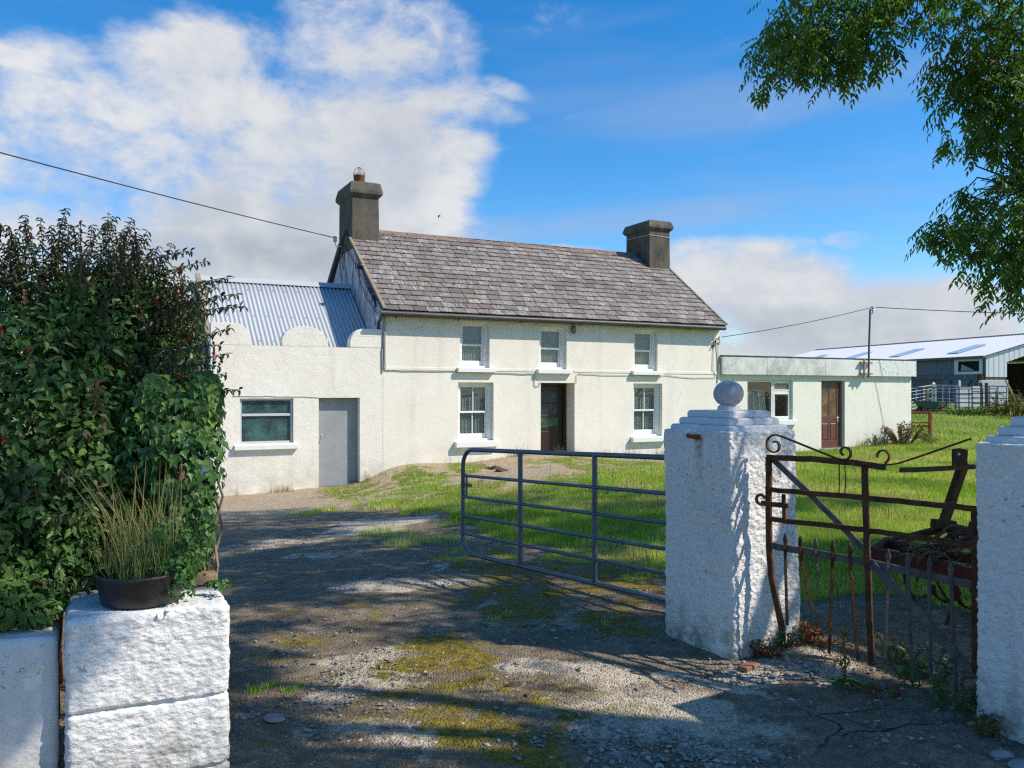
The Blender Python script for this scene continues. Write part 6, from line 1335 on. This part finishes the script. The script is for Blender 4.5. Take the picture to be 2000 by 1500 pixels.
def build_ash():
    # hanging branches seen at the top right (bearing, bearing, spread, distance)
    VIS = [(1530, 40, 60, 7.4), (1600, 70, 70, 7.3), (1680, 50, 70, 7.5), (1550, 105, 52, 7.4), (1640, 120, 46, 7.4), (1700, 105, 40, 7.3), (1505, 135, 28, 7.4), (1600, 10, 80, 7.6), (1510, 75, 32, 7.3), (1690, 5, 70, 7.5), (1790, -15, 60, 7.4), (1870, 15, 60, 7.4), (1960, 30, 90, 7.2), (1930, 110, 80, 7.0), (1990, 160, 90, 7.0), (1870, 110, 45, 7.1), (1900, 190, 65, 7.1), (1860, 160, 40, 7.2), (1960, 240, 65, 7.0), (1910, 250, 45, 7.1), (2015, 320, 50, 6.9), (1930, 410, 50, 7.0), (1890, 430, 45, 7.1), (1880, 375, 22, 7.1), (1860, 455, 32, 7.1), (1940, 480, 52, 7.0), (1990, 470, 60, 6.9), (1970, 530, 36, 7.0), (2000, 560, 36, 6.9), (1840, 440, 24, 7.1), (2040, 480, 70, 6.9), (2050, 200, 90, 6.9), (2060, 340, 80, 6.9)]
    Cn = []
    for px, py, sp_, Y in VIS:
        c = sight(px, py, Y); s = sp_ * Y / F_PX; n = int(12 + 760 * s * s); d = rng.normal(0, 1, (n, 3)); d /= np.maximum(np.linalg.norm(d, axis=1, keepdims=True), .6); Cn.append(np.array(c) + d * np.array([s, .5, s]) * rng.random((n, 1)) ** .4)
    Cn = np.concatenate(Cn); nv = len(Cn)
    # the rest of the crown, above and beside the gateway, thick where the ground below lies in shade
    n = 120000; y0, y1 = 2.6, 15.5; Yg = y0 * (y1 / y0) ** rng.random(n); Xg = (rng.random(n) * 1.5 - .7) * Yg
    keep = rng.random(n) < shade_amount(Xg, Yg) * np.clip((Yg / 9.5) ** 1.5, .13, 1); Xg, Yg = Xg[keep], Yg[keep]; G0 = np.stack([Xg, Yg, ground(Xg, Yg)], 1)
    # foliage that shades the bush
    Pb, Nb = shell_points(1500, ELL + [(-2.4, 3.2, .45, .7, .1, .3)], .06); kb = ((Pb[:, 2] > .95) | ((Pb[:, 1] < 3.4) & (Pb[:, 0] < -1.85))) & (fbm(Pb[:, 0] * 2.3, Pb[:, 2] * 2.3, 131, 3) > .40) & ~((Pb[:, 0] > -1.85) & (Pb[:, 2] < 1.5)); Pb = Pb[kb]
    T = np.concatenate([G0, Pb]); n = len(T); sun = np.array(SUN)
    hgt = 3.9 + 3.4 * rng.random(n); hgt = np.where(np.arange(n) >= len(G0), 4.6 + 2.2 * rng.random(n), hgt)
    def pos(h): return T + sun * ((h - T[:, 2]) / sun[2])[:, None]
    for _ in range(14):
        Q = pos(hgt); qx, qy = project(Q[:, 0], Q[:, 1], Q[:, 2]); vis = (Q[:, 1] > .2) & (qx > -260) & (qx < 2260) & (qy > -260); hgt = np.where(vis, hgt + .35, hgt)
    Q = pos(hgt); qx, qy = project(Q[:, 0], Q[:, 1], Q[:, 2]); ok = ~((Q[:, 1] > .2) & (qx > -260) & (qx < 2260) & (qy > -260)) & (hgt < 11)
    # leave the sun its way to the roadside pillar, the ball topped pillar and the fronts that stand in the light
    def blocks(c, rad, lo, hi):
        c = np.array(c); w = Q - c; t = w @ sun; d2 = (w * w).sum(1) - t * t; return (t > 0) & (d2 < rad * rad)
    for k in range(7): ok &= ~blocks((-1.45 + .2 * (k % 3), 3.2 + .1 * (k % 3), .15 + .11 * k), .27, 0, 0)
    for k in range(6): ok &= ~(blocks((1.62, 5.25, .2 + .2 * k), .36, 0, 0) & (rng.random(n) < .95))
    ok &= ~(blocks((-1.62, 3.7, 1.3), .26, 0, 0) & (rng.random(n) < .75))
    for px, py, sp_, Y in VIS: ok &= ~(blocks(tuple(sight(px, py, Y)), .30, 0, 0) & (rng.random(n) < .75))
    Q = Q[ok]; Q += rng.normal(0, .06, Q.shape); Cn = np.concatenate([Cn, Q]); n = len(Cn); far_ = np.arange(n) >= nv
    # compound leaves: a midrib with paired leaflets, drooping
    a = rng.random(n) * 6.283; D = unit(np.stack([np.cos(a), np.sin(a) * .8, -.15 - .9 * rng.random(n)], 1)); U = unit(np.stack([np.cos(a) * .7, np.sin(a) * .7, np.full(n, .8)], 1)); S = unit(np.cross(D, U)); Rl = np.where(far_, .24, .17) * (.8 + .4 * rng.random(n)); ll = np.where(far_, .092, .066) * (.8 + .4 * rng.random(n))
    LP, LD, LU, LL = [], [], [], []
    for i, t in enumerate((.25, .45, .65, .85, 1.0)):
        base = Cn + D * (Rl * t)[:, None] + np.array([0, 0, -1]) * (Rl * .25 * t * t)[:, None]
        for sg in ((-1, 1) if t < 1 else (0,)):
            LP.append(base); LD.append(unit(S * sg * .85 + D * .6 + np.array([0, 0, -.35]) + rng.normal(0, .16, (n, 3)))); LU.append(U + rng.normal(0, .25, (n, 3))); LL.append(ll)
    LP, LD, LU, LL = map(np.concatenate, (LP, LD, LU, LL)); V, Fc = leaf_arrays(LP - aoff, LD, LU, LL, LL * .34, LANCE, .3, .25); tone = np.clip(.45 * np.tile(fbm(Cn[:, 0] * 2, Cn[:, 2] * 2 + Cn[:, 1], 15, 3), 9) + .45 * rng.random(len(LL)), 0, 1)
    np_mesh('crown', [(V, Fc)], M['ash'], ash, rnd=np.repeat(tone, 2))
    b = MB(); b.tube([(0, 0, -.3), (.02, .02, .4), (-.03, .05, 2.2), (.05, .1, 3.6), (.1, .1, 5.2), (-.1, .2, 7.0), (-.2, .3, 8.4)], [.34, .27, .23, .20, .15, .09, .03], 12); b.build('trunk', M['bark'], ash, smooth=True)
    hubs = [(5.2, 4.6, 5.6), (4.4, 6.2, 5.4), (4.9, 7.0, 4.6), (3.4, 2.4, 6.6), (5.6, 2.2, 6.6), (2.2, 2.9, 6.9), (4.6, 7.3, 3.4), (3.6, 7.6, 5.9), (7.5, 5.5, 6.5)]
    for hx, hy, hz in hubs:
        s0 = Vector((0, .1, 3.4 + .35 * random.random() * hz * .5)); e = Vector((hx, hy, hz)) - Vector(aoff); m_ = (s0 + e) / 2 + Vector((0, 0, .45)); pts = [s0 * (1 - t) ** 2 + m_ * 2 * t * (1 - t) + e * t * t for t in np.linspace(0, 1, 9)]; MB().tube(pts, [.085 - .0085 * i for i in range(9)], 7).build('limb', M['bark'], ash, smooth=True)
    twg = [MB() for _ in hubs]
    for i in list(rng.choice(nv, 260, replace=False)) + list(rng.choice(n, 300, replace=False)):
        c = Vector(tuple(Cn[i])); q = min(range(len(hubs)), key=lambda k: (Vector(hubs[k]) - c).length); h_ = Vector(hubs[q])
        if (h_ - c).length < 1.0: e = c - Vector(aoff); s0 = h_ - Vector(aoff); twg[q].tube([s0, (s0 + e) / 2 + Vector(tuple(rng.normal(0, .08, 3))) + Vector((0, 0, .1)), e], [.012, .007, .003], 4)
    for b in twg:
        if b.v: b.build('twig', M['bark'], ash)
    print('ASH leaves', n, 'visible', nv)
build_ash()
# ------------------------------------------------------------------ light, sky, camera
sun = bpy.data.lights.new('sun', 'SUN'); sun.energy = 5.0; sun.angle = R(.53); sun.color = (1.0, .91, .78)
so = bpy.data.objects.new('sun', sun); C.objects.link(so); so.rotation_euler = SUN.to_track_quat('Z', 'Y').to_euler(); so.location = (20, -5, 20)
w = bpy.data.worlds.new('World'); bpy.context.scene.world = w; w.use_nodes = True; nt = w.node_tree
bg = nt.nodes['Background']
def N(t): return nt.nodes.new(t)
def lk(a, b): nt.links.new(a, b)
def mth(op, a, b=0., clamp=False):
    k = N('ShaderNodeMath'); k.operation = op; k.use_clamp = clamp
    for i, v in enumerate((a, b)):
        if hasattr(v, 'is_linked'): lk(v, k.inputs[i])
        else: k.inputs[i].default_value = v
    return k.outputs[0]
def mrg(v, a, b, c=0., d=1., smooth=True):
    k = N('ShaderNodeMapRange'); k.interpolation_type = 'SMOOTHSTEP' if smooth else 'LINEAR'; lk(v, k.inputs[0])
    for i, x in enumerate((a, b, c, d)): k.inputs[i + 1].default_value = x
    return k.outputs[0]
def mxc(f, a, b):
    k = N('ShaderNodeMix'); k.data_type = 'RGBA'
    for i, v in ((0, f), (6, a), (7, b)):
        if hasattr(v, 'is_linked'): lk(v, k.inputs[i])
        else: k.inputs[i].default_value = v if i == 0 else (*v, 1)
    return k.outputs[2]
sky = N('ShaderNodeTexSky'); sky.sky_type = 'NISHITA'; sky.sun_disc = False; sky.sun_elevation = SUN_EL; sky.sun_rotation = math.atan2(SUN.x, SUN.y); sky.air_density = 1.0; sky.dust_density = .4; sky.ozone_density = 2.0; sky.altitude = 50
hs = N('ShaderNodeHueSaturation'); hs.inputs['Saturation'].default_value = 1.34; hs.inputs['Value'].default_value = 2.25; mt_ = N('ShaderNodeMix'); mt_.data_type = 'RGBA'; mt_.blend_type = 'MULTIPLY'; mt_.inputs[0].default_value = 1; lk(sky.outputs[0], mt_.inputs[6]); mt_.inputs[7].default_value = (.90, .99, 1.08, 1); lk(mt_.outputs[2], hs.inputs['Color'])
tc_ = N('ShaderNodeTexCoord'); D_ = tc_.outputs['Generated']
sx_ = N('ShaderNodeSeparateXYZ'); lk(D_, sx_.inputs[0])
# clouds live on a flat layer overhead: direction / (height + bias)
den = mth('ADD', mth('ABSOLUTE', sx_.outputs[2]), .16); cb = N('ShaderNodeCombineXYZ'); lk(mth('DIVIDE', sx_.outputs[0], den), cb.inputs[0]); lk(mth('DIVIDE', sx_.outputs[1], den), cb.inputs[1]); lk(mth('MULTIPLY', sx_.outputs[2], 2.2), cb.inputs[2])
def nz(vec, scale, det, ro, dist=0.):
    k = N('ShaderNodeTexNoise'); lk(vec, k.inputs['Vector']); k.inputs['Scale'].default_value = scale; k.inputs['Detail'].default_value = det; k.inputs['Roughness'].default_value = ro; k.inputs['Distortion'].default_value = dist; return k.outputs['Fac']
def shifted(v): k = N('ShaderNodeVectorMath'); k.operation = 'ADD'; lk(D_, k.inputs[0]); k.inputs[1].default_value = v; return k.outputs[0]
def stretch(s, rot=0.): k = N('ShaderNodeMapping'); lk(D_, k.inputs[0]); k.inputs['Scale'].default_value = s; k.inputs['Rotation'].default_value = (0, rot, 0); return k.outputs[0]
fb1 = nz(stretch((1, 1, 1.35)), 5.0, 9, .60, .25); fb2 = nz(stretch((1, 1, 2.0)), 14.0, 7, .62, .3)
def lump(px, py, rx, ry, a, rot=0.):
    """a bank of cloud around a compass bearing: elliptical falloff measured on the sky sphere"""
    d = Vector(((px - 1000) / F_PX, 1, (HOR - py) / F_PX)).normalized(); u = Vector((d.y, -d.x, 0)).normalized(); v = u.cross(d).normalized(); u, v = u * math.cos(rot) + v * math.sin(rot), v * math.cos(rot) - u * math.sin(rot)
    def dotp(q): k = N('ShaderNodeVectorMath'); k.operation = 'DOT_PRODUCT'; lk(D_, k.inputs[0]); k.inputs[1].default_value = q; return k.outputs['Value']
    sc = d.y / 1.0
    e = mth('ADD', mth('POWER', mth('DIVIDE', dotp(u), rx / F_PX * sc), 2.), mth('POWER', mth('DIVIDE', dotp(v), ry / F_PX * sc), 2.)); e = mth('ADD', e, mth('MULTIPLY', mth('LESS_THAN', dotp(d), 0.), 50.))
    return mth('MULTIPLY', mrg(e, 0., 1.9, 1., 0.), a)
LUMPS = [(620, 300, 330, 190, 1.0, .0), (760, 130, 230, 110, .85, -.35), (480, 150, 260, 120, .8, .1), (150, 320, 330, 190, .80, .2), (560, 460, 430, 150, 1.0, 0), (120, 480, 320, 130, .95, 0), (850, 330, 130, 130, .85, 0), (880, 170, 150, 50, .6, -.4), (790, 440, 160, 60, .9, 0), (1110, 500, 90, 26, .55, 0), (60, 130, 160, 60, .55, .1), (760, 40, 200, 70, .7, -.2), (960, 165, 90, 24, .55, -.3), (640, 60, 60, 60, .45, 0), (340, 80, 120, 40, .35, .2),
         (1480, 560, 210, 90, 1.1, -.1), (1700, 640, 340, 100, 1.1, 0), (1390, 500, 110, 40, .7, -.1), (1640, 565, 120, 45, .75, 0), (1790, 600, 90, 50, .7, 0), (1660, 468, 55, 22, .62, 0), (1560, 490, 50, 30, .5, 0), (1950, 645, 150, 50, .85, 0), (1300, 740, 1700, 95, 1.0, 0),
         (-600, 350, 500, 300, .8, 0), (2900, 400, 500, 200, .8, 0)]
fld = None
for a in LUMPS: l = lump(*a); fld = l if fld is None else mth('MAXIMUM', fld, l)
behind = mth('MULTIPLY', mth('LESS_THAN', sx_.outputs[1], -.1), .10); fld = mth('MAXIMUM', fld, behind)
dn = mth('ADD', mth('SUBTRACT', fld, .50), mth('ADD', mth('MULTIPLY', mth('SUBTRACT', fb1, .5), 1.9), mth('MULTIPLY', mth('SUBTRACT', fb2, .5), .9)))
cov = mrg(dn, -.24, .36)
# thin streaky haze in the blue
ci = nz(stretch((1, 1, 5.5), -.12), 3.2, 6, .55, .4); veil = mth('MULTIPLY', mrg(ci, .42, .74), .20)
def lump2(px, py, rx, ry, a, rot): return lump(px, py, rx, ry, a, rot)
streak = lump2(1250, 425, 480, 30, .45, .06); str2 = lump2(1500, 190, 420, 60, .35, .05); veil = mth('MAXIMUM', veil, mth('MULTIPLY', mth('MAXIMUM', streak, str2), mrg(ci, .3, .6)))
# cloud body: bright, with greyer bases where the layer is thick
sh = nz(shifted((.035, 0, .06)), 5.0, 5, .55, .25); lit = mrg(mth('SUBTRACT', fb1, sh), -.14, .16)
thick = mrg(dn, .15, 1.0); 
gb = None
for a in [(560, 500, 330, 45, 1., 0), (480, 420, 200, 60, .45, 0), (1480, 630, 240, 34, .75, 0), (1720, 665, 300, 22, .5, 0), (700, 250, 300, 40, .25, 0), (150, 400, 200, 50, .3, 0)]:
    l = lump(*a); gb = l if gb is None else mth('MAXIMUM', gb, l)
grey = mth('MULTIPLY', mth('ADD', mth('MULTIPLY', thick, .20), mth('MULTIPLY', gb, .6)), mth('SUBTRACT', 1.1, mth('MULTIPLY', lit, .75)), True)
bil = mth('ADD', mth('MULTIPLY', lit, .6), mth('MULTIPLY', mrg(fb2, .3, .68), .4)); cc = mxc(grey, mxc(bil, (7.0, 7.5, 8.5), (10.6, 10.7, 10.8)), (4.9, 5.5, 6.4)); edge = mrg(dn, -.1, .45); cc = mxc(edge, (7.6, 8.5, 10.4), cc)
col = mxc(veil, hs.outputs[0], (5.0, 6.3, 9.2)); col = mxc(mth('MULTIPLY', cov, .97), col, cc)
lk(col, bg.inputs['Color']); bg.inputs['Strength'].default_value = .072

sc = bpy.context.scene
cam = bpy.data.cameras.new('camera'); co = bpy.data.objects.new('camera', cam); C.objects.link(co); sc.camera = co
co.location = (0, 0, EYE); co.rotation_euler = (R(90), 0, 0); cam.sensor_width = 36; cam.lens = F_PX / 2000 * 36; cam.shift_y = 15 / 2000; cam.clip_end = 4000; cam.clip_start = .05
sc.view_settings.view_transform = 'Standard'; sc.view_settings.look = 'None'; sc.view_settings.gamma = 1; sc.view_settings.exposure = .10
sc.cycles.max_bounces = 8; sc.cycles.transparent_max_bounces = 24; sc.cycles.diffuse_bounces = 4; sc.cycles.glossy_bounces = 3; sc.cycles.caustics_reflective = False; sc.cycles.caustics_refractive = False
sc.cycles.use_denoising = False; sc.cycles.use_adaptive_sampling = False; sc.cycles.sample_clamp_indirect = 4.0; w.cycles.sampling_method = 'MANUAL'; w.cycles.sample_map_resolution = 1024; sc.cycles.pixel_filter_type = 'BLACKMAN_HARRIS'; sc.cycles.filter_width = 1.3
